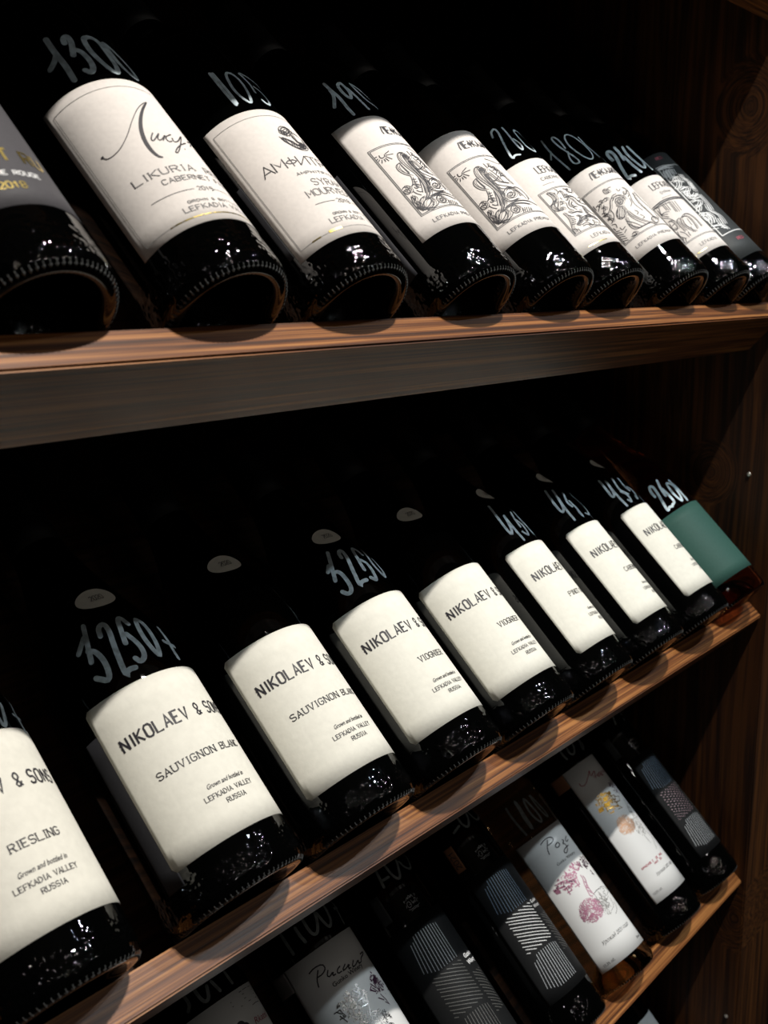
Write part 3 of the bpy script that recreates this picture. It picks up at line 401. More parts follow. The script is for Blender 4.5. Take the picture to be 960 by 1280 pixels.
# ---------------------------------------------------------------- the rack
rack = empty('wine_rack', 'brown stained wooden wine rack with slanted shelves and front stop boards', 'rack', loc=(0, .1, 0))
def rpart(name, me, mat, parent=None, label=None):
    o = link(name, me, mat, parent or rack)
    if parent is None: o.matrix_parent_inverse = Matrix.Translation((0, -.1, 0))
    if label: o['label'] = label
    return o
XL = -.80
SB, SF, VT, VB = -.0262, -.0461, -.0074, -.0558
def yz(k, s, v):
    p = P3(k, 0, s, v); return (p.y, p.z)
rpart('side_panel', box_me(X_END, X_END + .11, -.0322, .29, 0, 2.34), M['panel'])
rpart('side_panel', box_me(XL - .06, XL, -.0322, .29, 0, 2.34), M['panel'])
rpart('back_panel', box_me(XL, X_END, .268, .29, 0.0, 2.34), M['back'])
rpart('top_board', box_me(XL, X_END, -.0322, .268, 2.30, 2.34), M['panel'])
for k in range(0, 6):
    rpart('stop_board', prism_x([yz(k, SF, VB), yz(k, SB, VB), yz(k, SB, VT), yz(k, SF, VT)], XL, X_END - .0004, .0012), M['shelf'])
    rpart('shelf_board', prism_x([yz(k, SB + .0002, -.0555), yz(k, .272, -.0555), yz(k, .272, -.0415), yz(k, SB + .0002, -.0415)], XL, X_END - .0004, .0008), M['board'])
def pin(y, z):
    bm = bmesh.new(); bmesh.ops.create_uvsphere(bm, u_segments=12, v_segments=8, radius=.0022)
    for q in bm.verts: q.co = Vector((X_END - .0006 + q.co.x * .5, y + q.co.y, z + q.co.z))
    me = bpy.data.meshes.new('pin'); bm.to_mesh(me); bm.free()
    rpart('screw_head', me, M['pin'])
for y, z in PINS: pin(y, z)

# ---------------------------------------------------------------- bottles
def base_profile(prof):
    R = prof[1][1]
    lo = [(.0006, .027), (.008, .0255), (.015, .0205), (.020, .0130), (.0235, .0060), (.0262, .0020), (R - .0085, .0004), (R - .0065, 0), (R - .0045, .0002), (R - .0025, .0012), (R - .0012, .0028), (R - .0004, .0055), (R, .009)]
    q = [(r, h) for h, r in prof[2:]]
    out = lo
    # a few smooth points down the shoulder
    hs = [prof[2][0] + (prof[-1][0] - prof[2][0]) * t / 26 for t in range(27)]
    P = prof
    sm = []
    for h in hs: sm.append((sum(rad(P, h + d) for d in (-.005, 0, .005)) / 3, h))
    out += [(R, .03), (R, .08), (R, prof[2][0] - .006)] + sm[1:]
    n = .0140
    out += [(n, .288), (n + .0012, .2885), (n + .0015, .291), (n + .0015, .295), (n + .0009, .2968), (n - .003, .297)]
    return out
_me = {}
def knurl_mesh(R):
    """ring of small pressed ribs round the foot of the bottle"""
    V, F = [], []; n = 76
    for i in range(n):
        a = 2 * PI * i / n; da = 2 * PI / n * .42
        pts = [(R - .0085, .0002, .6), (R - .0062, .0000, 1), (R - .0032, .0002, 1), (R - .0016, .0019, .6)]
        b = len(V)
        for r, h, f in pts:
            for s in (-1, 0, 1):
                aa = a + s * da * f; hh = h + (0.0007 if s else 0)
                V.append((r * math.cos(aa), -r * math.sin(aa), hh + .0001))
        for j in range(3):
            for s in (0, 1): F.append((b + 3 * j + s, b + 3 * j + s + 1, b + 3 * j + s + 4, b + 3 * j + s + 3))
    return mesh('knurls', V, F)
def bottle(k, x, prof, mat, label, group, prints):
    R = prof[1][1]
    root = empty('wine_bottle', label, 'bottle', group, P3(k, x, -.0257, R - .041), (-(PI / 2 - TILT), 0, 0))
    key = (R, mat)
    if key not in _me:
        me = lathe(base_profile(prof)); me.materials.append(M[mat])
        for p in me.polygons: p.use_smooth = True
        kn = knurl_mesh(R); kn.materials.append(M['rim'] if mat == 'glass' else M[mat])
        n = .0142
        cap = lathe([(rad(prof, .236) + .0003, .236), (rad(prof, .25) + .0003, .25), (n + .0003, .287), (n + .0017, .2883), (n + .0018, .2955), (n + .001, .2978), (.002, .298)], 48)
        cap.materials.append(M['capsule'])
        for p in cap.polygons: p.use_smooth = True
        _me[key] = (me, kn, cap)
    me, kn, cap = _me[key]
    o = bpy.data.objects.new('glass_body', me); COL.objects.link(o); o.parent = root
    o2 = bpy.data.objects.new('knurled_ring', kn); COL.objects.link(o2); o2.parent = root; o2['kind'] = 'stuff'
    o3 = bpy.data.objects.new('capsule', cap); COL.objects.link(o3); o3.parent = root
    if prints: prints(root, prof)
    return root
def price(key, wd=2.6, mat=None):
    def f(root, prof):
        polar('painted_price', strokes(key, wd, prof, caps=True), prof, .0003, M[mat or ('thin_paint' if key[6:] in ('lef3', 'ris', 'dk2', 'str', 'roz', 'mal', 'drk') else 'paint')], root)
    return f
O1 = .00040      # ink sits just above its label
def lab(root, prof, name, a0, width, h0, h1, mat, **kw):
    return label_patch(name, prof, a0, width, h0, h1, M[mat], root, **kw)
def ink(lb, prof, a0, h0, vf, mat, name='lettering'):
    return on_bottle(name, vf, prof, a0, h0 * .001, O1, M[mat], lb)

# --- middle row: cream labels
def cream(a0, lines, pkey=None, pw=2.6, oval=True, back=(0, 0)):
    def f(root, prof):
        H0 = 25.9; st = .5
        lb = lab(root, prof, 'paper_label', a0, 100, H0, H0 + 96.3, 'cream', corner=2.6)
        ink(lb, prof, a0, H0, join([cap_text('NIKOLAEV', 9.4, 65.6, 7.0, 5.35, 3.7, 1.1), cap_text('&', 54.6, 65.6, 7.0, 5, 3.3, .9), cap_text('SONS', 63.0, 65.6, 7.0, 5.2, 3.5, 1.05),
              ([(8.5, 69.6), (9.9, 69.6), (9.9, 70.5), (8.5, 70.5), (8.5, 67.6), (9.9, 67.6), (9.9, 68.5), (8.5, 68.5)], [(3, 2, 1, 0)[::-1], (7, 6, 5, 4)[::-1]])]), 'ink')
        tt = []
        for s, x, y, h, adv, gw in lines: tt.append(cap_text(s, x, y, h, adv, gw, .6, serif=.65))
        tt.append(cap_text('LEFKADIA VALLEY', 31.6, 20.6, 2.5, 2.26, 1.7, .42, serif=.3))
        tt.append(cap_text('RUSSIA', 42.0, 15.6, 2.5, 2.35, 1.7, .42, serif=.3))
        tt.append(font_text('Grown and bottled in', 35.4, 26.2, 2.6, 25.5, shear=.35, bold=.12))
        ink(lb, prof, a0, H0, join(tt), 'ink')
        if oval:
            ac = a0 - 50 / 41; hc = 181.5
            V = [(0, 0)]; F = []
            n = 40; rings = 5; rx, ry = 17.0, 7.4
            for r in range(1, rings + 1):
                for i in range(n): V.append((rx * r / rings * math.cos(2 * PI * i / n), ry * r / rings * math.sin(2 * PI * i / n)))
            for i in range(n):
                F.append((0, 1 + i, 1 + (i + 1) % n))
                for r in range(rings - 1): F.append((1 + r * n + i, 1 + (r + 1) * n + i, 1 + (r + 1) * n + (i + 1) % n, 1 + r * n + (i + 1) % n))
            ov = on_bottle('year_label', (V, F), prof, ac + .16, hc * .001, .0003, M['cream'], root)
            for p in ov.data.polygons: p.use_smooth = True
            on_bottle('lettering', cap_text('2020', -5.6, -1.8, 3.6, 2.9, 2.2, .4), prof, ac + .16, hc * .001, .00055, M['ink'], ov)
        # back label seen at the far left edge of the bottle
        b0, b1 = back
        if b1: lab(root, prof, 'back_label', a0 + b0 / 41, b1, 19 if b1 > 8 else 27, 108, 'back_label', nx=12, off=.00012)
        if pkey: price(pkey, pw)(root, prof)
    return f
SAUV = [('SAUVIGNON', 17.2, 43.0, 3.9, 4.2, 3.0), ('BLANC', 56.3, 43.2, 3.7, 3.7, 2.6)]
VIOG = [('VIOGNIER', 36.5, 42.0, 4.0, 3.7, 2.75)]
G2 = 'wine bottles on the middle shelf'
N2 = 'dark wine bottle with cream label lettered '
bottle(2, XS['rie'], BURG, 'glass', N2 + 'RIESLING, cut by the left edge', G2, cream(2.70, [('RIESLING', 37.7, 38.0, 3.9, 3.72, 2.75)], 'price_rie', 2.2))
bottle(2, XS['sb1'], BURG, 'glass', N2 + 'SAUVIGNON BLANC and painted price 3250', G2, cream(2.70, SAUV, 'price_sb1', 3.1, back=(9.5, 12)))
bottle(2, XS['sb2'], BURG, 'glass', N2 + 'SAUVIGNON BLANC without a painted price', G2, cream(2.70, SAUV))
bottle(2, XS['vi1'], BURG, 'glass', N2 + 'VIOGNIER and painted price 3250', G2, cream(2.68, VIOG, 'price_vi1', 3.0))
bottle(2, XS['vi2'], BURG, 'glass', N2 + 'VIOGNIER without a painted price', G2, cream(2.72, VIOG))
bottle(2, XS['pin'], BURG, 'glass', N2 + 'PINOT, first of three with prices from 430', G2, cream(2.36, [('PINOT NOIR', 27.5, 42.0, 4.0, 3.7, 2.75)], 'price_pin', 2.4))
bottle(2, XS['cab'], BURG, 'glass', N2 + 'CABERNET, between the PINOT and the last cream label', G2, cream(2.36, [('CABERNET', 27.0, 42.0, 4.0, 3.7, 2.75)], 'price_cab', 2.4))
bottle(2, XS['nik'], BURG, 'glass', 'dark wine bottle with cream label leaning beside the green labelled bottle', G2, cream(2.32, [('CABERNET', 27.0, 42.0, 4.0, 3.7, 2.75)], 'price_nik', 2.4))
def green(root, prof):
    lab(root, prof, 'paper_label', 3.0, 118, 22.8, 106.5, 'green', nx=44)
    price('price_grn', 2.6)(root, prof)
bottle(2, XS['grn'], BURG, 'red_glass', 'rose wine bottle with plain green label at the right end of the middle shelf', G2, green)

# --- top row
G1 = 'wine bottles on the top shelf'
def frame_lines(x0, x1, y0, y1, wd, gap=0):
    V, F = [], []
    for g in ([0, gap] if gap else [0]):
        X0, X1, Y0, Y1 = x0 + g, x1 - g, y0 + g, y1 - g
        def seg(a, b):
            n = 16; ribbon([(a[0] + (b[0] - a[0]) * i / n, a[1] + (b[1] - a[1]) * i / n) for i in range(n + 1)], wd, V, F)
        seg((X0, Y0), (X1, Y0)); seg((X0, Y1), (X1, Y1)); seg((X0, Y0), (X0, Y1)); seg((X1, Y0), (X1, Y1))
    return V, F
def hline(x0, x1, y, wd):
    V, F = [], []; ribbon([(x0 + (x1 - x0) * i / 12, y) for i in range(13)], wd, V, F); return V, F
def p_left(root, prof):
    a0 = 3.0
    lb = lab(root, prof, 'paper_label', a0, 78, 30.5, 125, 'grey')
    T = cap_text('SAINT RU', 27.2, 26.0, 7.2, 5.9, 4.3, 1.35)
    ink(lb, prof, a0, 30.5, T, 'gold', 'gold_lettering')
    ink(lb, prof, a0, 30.5, cap_text('CREME ROUGE', 34.8, 17.2, 2.5, 2.6, 1.8, .5), 'white_print')
    ink(lb, prof, a0, 30.5, cap_text('2018', 40.7, 9.5, 3.6, 3.0, 2.2, .65), 'gold', 'gold_lettering')
bottle(1, XS['left1'], BORD, 'glass', 'dark wine bottle with grey label and gold letters at the left edge', G1, p_left)
def p_lik(root, prof):
    a0 = 2.9; H0 = 28.5
    lb = lab(root, prof, 'paper_label', a0, 92, H0, 130, 'white')
    ink(lb, prof, a0, H0, frame_lines(4.9, 87, 4.3, 95.6, .35), 'ink_pale', 'border')
    polar('lettering', join([strokes('lik_thin', .45, prof), strokes('lik_thick', 2.0, prof, taper=True), strokes('lik_mid', .65, prof)]), prof, O1, M['ink'], lb)
    V, F = [], []; disc((-2.546 * 36, 87.0), .75, V, F); polar('ink_dot', (V, F), prof, O1, M['ink'], lb)
    ink(lb, prof, a0, H0, join([cap_text('LIKURIA', 16.8, 33.4, 4.0, 5.4, 3.9, .5, serif=.5), cap_text('RESERVE', 56.0, 33.6, 4.0, 4.6, 3.4, .5, serif=.5), cap_text('CABERNET FRANC', 28.4, 27.3, 3.0, 3.4, 2.5, .42, serif=.3)]), 'ink_grey')
    ink(lb, prof, a0, H0, join([hline(18.2, 40.5, 20.8, .3), hline(52, 72, 20.8, .3), cap_text('2019', 42.3, 19.6, 2.6, 2.4, 1.7, .4), cap_text('GROWN & BOTTLED', 33.0, 12.6, 1.6, 2.2, 1.5, .3), cap_text('LEFKADIA VALLEY', 28.8, 8.0, 2.8, 3.1, 2.3, .4, serif=.3)]), 'ink_grey')
    ink(lb, prof, a0, H0, hline(19, 66, 4.3, .7), 'gold', 'gold_line')
    price('price_lik', 3.0)(root, prof)
bottle(1, XS['lik'], BORD, 'glass', 'dark wine bottle with white label in large script and painted price 1300', G1, p_lik)
def p_amf(root, prof):
    a0 = 2.77; H0 = 24.3
    lb = lab(root, prof, 'paper_label', a0, 92, H0, 124.2, 'white')
    ink(lb, prof, a0, H0, frame_lines(4.3, 88, 5.3, 94.5, .35), 'ink_pale', 'border')
    polar('emblem', join([strokes('amf_emblem', .7, prof), strokes('amf_emblem', .45, prof, da=.03, dh=.8), strokes('amf_emblem', .4, prof, da=-.035, dh=-.9)]), prof, O1, M['ink'], lb)
    ink(lb, prof, a0, H0, cap_text('АМФИТРИОН', 12.6, 53.2, 7.2, 7.6, 6.6, .62), 'ink')
    ink(lb, prof, a0, H0, join([cap_text('AMPHITRYON', 28.4, 46.4, 2.0, 3.1, 2.2, .35), cap_text('SYRAH', 33.6, 37.4, 4.8, 4.6, 3.3, .5, serif=.4), cap_text('MOURVEDRE', 25.6, 30.2, 4.6, 4.4, 3.5, .5, serif=.4),
          hline(25.7, 38.5, 24.6, .35), cap_text('2018', 40.0, 23.2, 2.8, 2.7, 1.9, .4), hline(52, 64, 24.6, .35), cap_text('GROWN & BOTTLED IN', 31.0, 14.8, 1.6, 1.9, 1.4, .3), cap_text('LEFKADIA VALLEY', 26.6, 9.8, 3.2, 3.2, 2.4, .42, serif=.3)]), 'ink_grey')
    ink(lb, prof, a0, H0, join([hline(11.5, 17, 5.3, .8), hline(22, 30, 5.6, 1.6)]), 'gold', 'gold_line')
    price('price_amf', 1.7)(root, prof)
    lab(root, prof, 'back_label', a0 + .105, 3.2, 30, 84, 'back_label', nx=8)
bottle(1, XS['amf'], BORD, 'glass', 'dark wine bottle with white label, oval emblem and painted price 105', G1, p_amf)
SWASH = 'ЛЕФКАДИЯ'
def art_label(a0, H0, hh, fy0, fy1, arts, text, tx, ty, foot, da=0, dh=0, pk=None, pw=2.2, sub=None, dot=None):
    def f(root, prof):
        lb = lab(root, prof, 'paper_label', a0, 92, H0, H0 + hh, 'white')
        fx = (9.9)
        ink(lb, prof, a0, H0, frame_lines(fx, 82, fy0, fy1, .45, .95), 'ink_grey', 'border')
        polar('drawing', join([strokes(k, .60, prof, da=da, dh=dh) for k in arts] + [strokes(k, .30, prof, da=da - .034, dh=dh + .5, longer=4) for k in arts if 'art' in k] + [strokes(k, .26, prof, da=da - .06, dh=dh - .3, longer=4) for k in arts if 'art' in k]), prof, O1, M['ink'], lb)
        # the right half of the drawing, turned away from the viewer
        ink(lb, prof, a0, H0, cap_text(text, tx, ty, 6.8, 4.1, 3.1, .9), 'ink')
        ink(lb, prof, a0, H0, cap_text(foot[0], foot[1], foot[2], foot[3], foot[4], foot[4] * .72, .42), 'ink_grey')
        if sub: ink(lb, prof, a0, H0, join([cap_text(*s) for s in sub] + [hline(sub[0][1] - 3, sub[0][1] + 9, sub[0][2] - 4, .3)]), 'ink_grey')
        if dot: ink(lb, prof, a0, H0, hline(*dot), 'gold', 'gold_line')
        if pk: price(pk, pw)(root, prof)
        lab(root, prof, 'back_label', a0 + 1.95, 56.5, H0 - 12, H0 + 76, 'back_label', nx=16)
    return f
bottle(1, XS['le1'], BORD, 'glass', 'dark wine bottle with sun and flowing hair drawing, painted price 190', G1,
       art_label(2.6, 38.2, 100, 15.0, 73.4, ['le2_sun', 'le2_art'], SWASH, 28.8, 82.4, ('LEFKADIA PREMIUM', 14.0, 7.2, 2.5, 2.7), da=-.2814, dh=-1.7, pk='price_le1', pw=2.3))
bottle(1, XS['le2'], BORD, 'glass', 'dark wine bottle with sun and flowing hair drawing, no price visible', G1,
       art_label(2.8814, 39.9, 100, 15.0, 73.4, ['le2_sun', 'le2_art'], SWASH, 28.8, 82.4, ('LEFKADIA PREMIUM', 14.0, 7.2, 2.5, 2.7)))
bottle(1, XS['le3'], BORD, 'glass', 'dark wine bottle with curly head drawing on white label, painted price 260', G1,
       art_label(2.63, 28.2, 92.2, 16.1, 60.6, ['le3_art'], 'LEFKADIA', 23.0, 76.5, ('LEFKADIA', 19.6, 8.3, 3.0, 2.9), pk='price_le3', pw=1.7, sub=[('CABERNET', 21.0, 69.5, 2.8, 2.9, 2.2, .36)], dot=(12, 30, 3.5, .6)))
bottle(1, XS['le4'], BORD, 'glass', 'dark wine bottle with flower and bird drawing on white label, painted price 1800', G1,
       art_label(3.06, 36.3, 93, 16.9, 73.7, ['le4_art'], SWASH, 26.5, 80.5, ('LEFKADIA PREMIUM', 15.0, 8.3, 2.5, 2.7), pk='price_le4', pw=1.3))
bottle(1, XS['le5'], BORD, 'glass', 'dark wine bottle with temple and waves drawing, painted price 2100', G1,
       art_label(2.82, 31.5, 93, 17.3, 63.2, ['le5_art'], 'LEFKADIA', 23.0, 77.5, ('LEFKADIA', 19.6, 8.3, 3.0, 2.9), pk='price_le5', pw=2.8, sub=[('SYRAH', 27.0, 70.5, 2.8, 2.9, 2.2, .36)], dot=(12, 22, 4, .7)))
def p_last(root, prof):
    a0 = 3.0
    lb = lab(root, prof, 'paper_label', a0, 92, 27, 166, 'slate', nx=40)
    V, F = [], []
    ink(lb, prof, a0, 27, frame_lines(25.5, 84, 29, 121, .9), 'white_print', 'border')
    polar('drawing', join([strokes('drk1_art', 1.0, prof), strokes('drk1_art', .7, prof, da=.05, dh=1.5), strokes('drk1_art', .7, prof, da=-.06, dh=-.5)]), prof, O1, M['white_print'], lb)
    ink(lb, prof, a0, 27, cap_text('RED', 32.0, 131, 3.2, 3.0, 2.2, .6), 'ink_red')
    ink(lb, prof, a0, 27, cap_text('RED', 36.0, 18, 3.2, 3.0, 2.2, .6), 'ink_red')
bottle(1, XS['drk1'], BORD, 'glass', 'dark wine bottle with slate label of white waves beside the side panel', G1, p_last)

# --- lower row
G3 = 'wine bottles on the lower shelf'
def hatch(x0, x1, y0, y1, kind, n, wd, dash=False):
    """the square of thin parallel lines: 'v' along the bottle, 'd' running down to the right"""
    V, F = [], []
    def line(p, q):
        m = 8
        if dash:
            for j in range(m): ribbon([(p[0] + (q[0] - p[0]) * (j + a) / m, p[1] + (q[1] - p[1]) * (j + a) / m) for a in (.15, .6)], wd, V, F)
        else: ribbon([(p[0] + (q[0] - p[0]) * j / m, p[1] + (q[1] - p[1]) * j / m) for j in range(m + 1)], wd, V, F)
    if kind == 'v':
        for i in range(n):
            x = x0 + (x1 - x0) * (i + .5) / n; c = abs((i + .5) / n - .5)
            line((x, y1 - 9 * max(0, c - .25) - (3 if i < 2 else 0)), (x - 3 * (1 - i / n), y0 + 14 * max(0, .32 - i / n)))
    else:
        sl = -.47; c0, c1 = y0, y1 - sl * (x1 - x0)
        for i in range(n):
            c = c0 + (c1 - c0) * (i + .5) / n; xa, xb = x0 + (1 if i % 2 else 0), x1
            ya = c; yb = c + sl * (xb - x0)
            if ya > y1: xa = x0 + (y1 - c) / sl; ya = y1
            if yb < y0: xb = x0 + (y0 - c) / sl; yb = y0
            if xb - xa > 2: line((xa, ya), (xb, yb))
    return V, F
def crest():
    V, F = [], []
    for st in ['-5,0 -5,3 -3,4.5 -1.5,3 -1.5,0.5 -3,-.5 -5,0', '-3,1.5 -1.5,1.5', '0,4.5 .6,0 1.8,3 3,0 3.8,4.5', '4,4.5 5.4,3 4.4,1 5.6,0', '-4,5.5 -2,7.5 -1.5,5.5 0,9 1.2,5.5 3,8 3.5,5.2',
               '-2,7.5 0,6 3,8', '-5.5,4.5 -6.5,6 -4.5,6', '5.5,5 7,6.5 5,7', '-6,-1.5 -3,-2.4 0,-1.6 3,-2.4 6,-1.5', '-4,-3.4 0,-2.8 4,-3.4', '-6.6,.5 -5.8,2.2', '6,1.5 7,3']:
        ribbon(smooth([tuple(map(float, p.split(','))) for p in st.split()], 1), .38, V, F)
    return V, F
def vert_text(s, x, y, h, adv, gw, wd):
    """lettering that climbs towards the neck"""
    V, F = cap_text(s, 0, 0, h, adv, gw, wd)
    return [(x - q[1], y + q[0]) for q in V], F
def striped(a0, width, year, mats, pk=None, pw=2.2, sq=None, dim=False):
    def f(root, prof):
        R = 36.0
        H0, H1 = 31.0, 150.0
        lb = lab(root, prof, 'paper_label', a0, width, H0, H1, 'black')
        s0 = (a0 - sq) * R
        for i, (y0, y1, kd) in enumerate([(108.5, 141, 'v'), (73, 106, 'd'), (38.5, 70, 'v')]):
            dash = mats[i] == 'rose_print'
            vf = hatch(s0, s0 + 31, y0 - H0, y1 - H0, kd, 12 if kd == 'v' else 16, .54, dash)
            ink(lb, prof, a0, H0, vf, mats[i], 'striped_square')
        vf = hatch(s0 + 34, s0 + 50, 58 - H0, 92 - H0, 'd', 15, .6)
        ink(lb, prof, a0, H0, vf, 'dim_silver', 'striped_square')
        tx = s0 + 31
        if year == '2022':
            on_bottle('lettering', join([font_text('Gunko', (a0 - 1.32) * R, 103.5 - H0, 3.6, 15, bold=.25), font_text('Winery', (a0 - 1.32) * R, 98.0 - H0, 3.6, 16.5, bold=.25)]), prof, a0, H0 * .001, O1, M['white_print'], lb)
        else:
            on_bottle('lettering', join([font_text('Gunko', tx + 2, 103.5 - H0, 3.0, 12), font_text('Winery', tx + 2, 98.8 - H0, 3.0, 13)]), prof, a0, H0 * .001, O1, M['white_print' if year == '2021' else 'dim_silver'], lb)
        on_bottle('crest', crest(), prof, 1.75, .160, .0003, M['silver' if year == '2023' else 'silver_ink'], root)
        yl = label_patch('year_label', prof, 2.59, 8.6, 158.5, 181.5, M['copper'] if year == '2021' else M['slate'], root, nx=6, ny=4)
        if year != '2023': on_bottle('lettering', vert_text(year, 6.6, 3.0, 4.6, 4.4, 3.0, .75), prof, 2.59, .1585, O1, M['ink'], yl)
        if pk: price(pk, pw)(root, prof)
    return f
def tree_label(a0, width, H0, H1, keys, title, pk, small, tab=None, mat='satin', pw=2.0):
    def f(root, prof):
        lb = lab(root, prof, 'paper_label', a0, width, H0, H1, mat)
        if tab: label_patch('label_tab', prof, tab[0], tab[1], H1 - tab[2], H1 - .2, M[tab[3]], root, off=.00018, nx=8)
        for kname, wd, mt, nm, fill in keys:
            polar(nm, strokes(kname, wd, prof, closed_fill=fill, sm=0 if fill else 1), prof, O1, M[mt], lb)
        for vf, mt in small(prof, a0, H0): ink(lb, prof, a0, H0, vf, mt)
        if pk: price(pk, pw)(root, prof)
    return f
def roots(cx, cy, rx, ry, n, seed, wd=.38):
    """tangle of root lines below a tree"""
    r = random.Random(seed); V, F = [], []
    for i in range(n):
        a = r.uniform(0, 2 * PI); q = math.sqrt(r.random()); x, y = cx + rx * q * math.cos(a), cy + ry * q * math.sin(a); d = r.uniform(0, 2 * PI); pts = [(x, y)]
        for j in range(4):
            d += r.uniform(-1.2, 1.2); x += 1.1 * math.cos(d); y += 1.1 * math.sin(d)
            if ((x - cx) / rx) ** 2 + ((y - cy) / ry) ** 2 < 1.15: pts.append((x, y))
        if len(pts) > 1: ribbon(pts, wd, V, F)
    return V, F
def leaves(cx, cy, rx, ry, n, seed, size=2.2):
    """cluster of small pointed foil leaves"""
    r = random.Random(seed); V, F = [], []
    for i in range(n):
        a = r.uniform(0, 2 * PI); q = math.sqrt(r.random()); x, y = cx + rx * q * math.cos(a), cy + ry * q * math.sin(a)
        d = r.uniform(0, 2 * PI); L = size * r.uniform(.6, 1.2); b = len(V)
        for k in range(5):
            t = d + 2 * PI * k / 5
            V.append((x + L * .62 * math.cos(t), y + L * .62 * math.sin(t))); V.append((x + L * .22 * math.cos(t + PI / 5), y + L * .22 * math.sin(t + PI / 5)))
        F.append(tuple(range(b, b + 10)))
    return V, F
def small_roz(prof, a0, H0):
    return [(font_text('Gunko Winery', 23.6, 95.6 - 0, 2.6, 25), 'ink'), (roots(26, 48.5, 12, 10, 260, 3), 'pink'), (roots(40, 46, 8, 10, 70, 5, .3), 'ink_pale'), (leaves(21, 80, 13, 6.5, 60, 1), 'pink'), (leaves(20, 80, 12, 5.5, 22, 2, 1.8), 'plum'), (leaves(38, 86, 8, 4, 26, 6), 'pink'), (leaves(53, 85, 5.5, 5.5, 34, 3), 'plum'),
            (font_text('Урожай 2021 года', 15.5, 18.8, 3.4, 37, shear=.45), 'ink_grey'), (font_text('13,3% об.', 5.5, 3.6, 2.4, 12.5), 'ink_grey'), (font_text('Вино', 50.5, 5.0, 2.2, 7), 'ink_grey')]
def small_mal(prof, a0, H0):
    return [(font_text('Gunko Winery', 26, 128.5, 2.4, 20), 'ink_red'), (roots(24.5, 74.5, 10.5, 9.5, 230, 8), 'copper_line'), (leaves(21, 106, 10.5, 6.5, 75, 1), 'gold_leaf'), (leaves(45, 113, 6.5, 5, 30, 2), 'plum'), (roots(37, 66, 8, 10, 60, 9, .3), 'ink_pale'),
            (cap_text('КРАСНОЕ СУХОЕ ВИНО', 9.3, 32.2, 1.9, 1.85, 1.5, .45), 'ink_red'), (cap_text('МАЛЬБЕК', 24, 29.2, 1.9, 1.85, 1.5, .45), 'ink_red'),
            (font_text('Урожай 2021 года', 17.5, 19.6, 3.2, 32, shear=.45), 'ink_grey'), (font_text('13,5% об.', 3.5, 7.6, 2.3, 11), 'ink_grey')]
def small_ris(prof, a0, H0):
    return [(font_text('Gunko Winery', 27.5, 111.4, 3.2, 30, bold=.2), 'ink'), (leaves(34, 95, 13, 9, 90, 3), 'silver'), (leaves(62, 96, 6, 8.5, 60, 4), 'plum'), (roots(40, 70, 15, 14, 220, 3), 'silver')]
NB = 'glass'
def p_lef(root, prof):
    a0 = 2.55; H0 = 40
    lb = lab(root, prof, 'paper_label', a0, 64, H0, 183, 'satin')
    V, F = [], []
    for x0, x1, y in [(44, 59, 140), (34, 60, 137.4), (34, 60, 134.4), (40, 60, 131.4), (50, 60, 128.2)]: ribbon([(x0, y), ((x0 + x1) / 2, y + .3), (x1, y)], .4, V, F)
    ink(lb, prof, a0, H0, (V, F), 'ink', 'drawn_lines')
    V, F = [], []
    for c, r in [((33, 121), 3.4), ((36, 119), 2.8), ((30, 118), 2.6)]: disc(c, r, V, F, 14)
    ink(lb, prof, a0, H0, (V, F), 'ink', 'ink_blot')
    ink(lb, prof, a0, H0, font_text('Rkatsi', 43, 116.5, 4.4, 18, shear=.3), 'ink_red')
    price('price_lef3', 2.4)(root, prof)
bottle(3, XS['lef3'], BORD, NB, 'dark wine bottle with pale label of thin black lines, leftmost on the lower shelf', G3, p_lef)
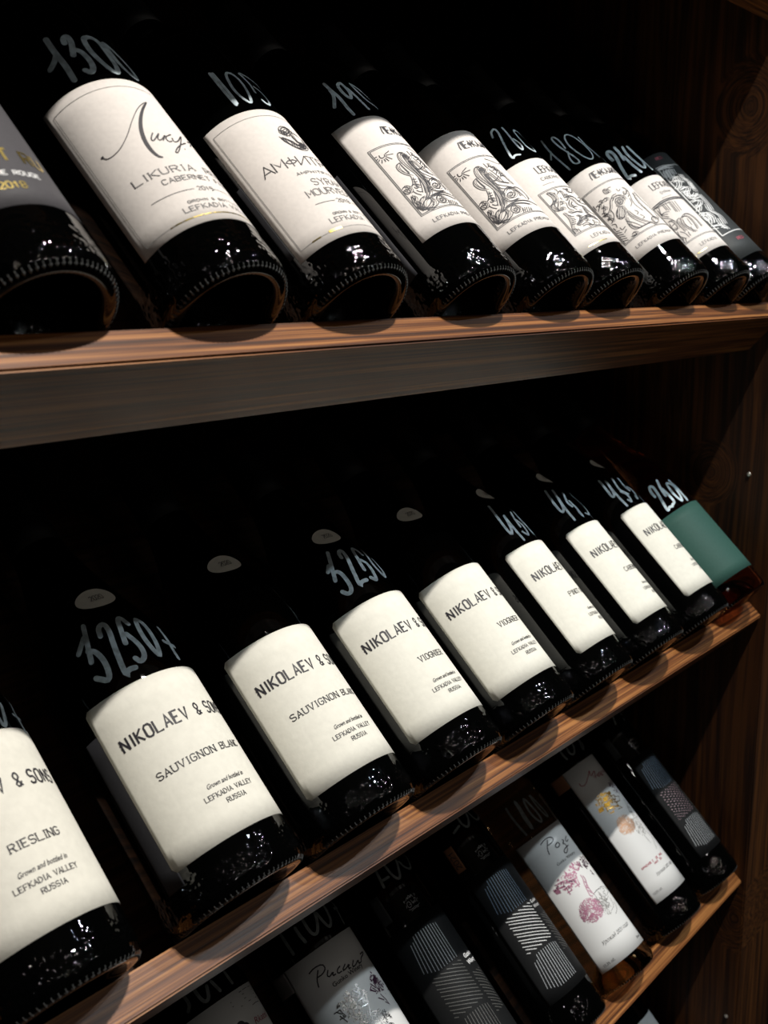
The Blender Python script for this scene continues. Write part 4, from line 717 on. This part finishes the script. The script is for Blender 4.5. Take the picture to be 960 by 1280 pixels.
bottle(3, XS['ris'], BORD, NB, 'dark wine bottle with white label, silver leaf tree and grey tab', G3,
       tree_label(2.89, 77, 34, 174.5, [('ris_script', .95, 'ink', 'script_title', False), ('ris_leaf_dark', .9, 'plum', 'leaves', True), ('ris_leaf', .8, 'silver', 'leaves', True)], None, 'price_ris', small_ris, tab=(3.5, 22.5, 16.0, 'tab_grey'), pw=2.4))
bottle(3, XS['dk2'], BORD, NB, 'dark wine bottle with black striped label and dark year tag 2022', G3, striped(2.72, 84, '2022', ['silver_ink', 'dim_silver', 'dim_silver'], 'price_dk2', sq=2.34))
bottle(3, XS['str'], BORD, NB, 'dark wine bottle with black striped label and copper year tag 2021', G3, striped(2.55, 76, '2021', ['blue_silver', 'white_print', 'silver_ink'], 'price_str', sq=2.28))
bottle(3, XS['roz'], BORD, 'rose_glass', 'clear bottle of rose wine with white label and pink leaf tree', G3,
       tree_label(2.82, 60.6, 17.7, 146.3, [('roz_script', .95, 'ink', 'script_title', False), ('roz_leaf_dark', .9, 'plum', 'leaves', True), ('roz_leaf', .9, 'pink', 'leaves', True), ('roz_trunk', .8, 'pink', 'trunk', False), ('roz_frame', .38, 'ink_grey', 'drawn_frame', False)], None, 'price_roz', small_roz))
bottle(3, XS['mal'], BORD, NB, 'dark wine bottle with white label and golden leaf tree', G3,
       tree_label(2.53, 56, 29, 178, [('mal_script', .85, 'ink_red', 'script_title', False), ('mal_leaf_dark', .9, 'plum', 'leaves', True), ('mal_leaf', .9, 'gold_leaf', 'leaves', True), ('mal_trunk', .7, 'ink_grey', 'trunk', False), ('mal_frame', .38, 'ink_grey', 'drawn_frame', False)], None, 'price_mal', small_mal, tab=(2.98, 17, 15, 'copper')))
bottle(3, XS['drk'], BORD, NB, 'dark wine bottle with dim striped label, rightmost on the lower shelf', G3, striped(2.30, 66, '2023', ['blue_silver', 'rose_print', 'silver_ink'], 'price_drk', sq=2.14))

# --- bottom row: only a shoulder and a label corner show under the lower shelf
G4 = 'wine bottles on the bottom shelf'
def p_plain(root, prof):
    lb = lab(root, prof, 'paper_label', 2.3, 52, 30, 126, 'pale')
bottle(4, .652, BORD, NB, 'dark wine bottle with plain grey label, alone under the lower shelf at the bottom edge', G4, p_plain)
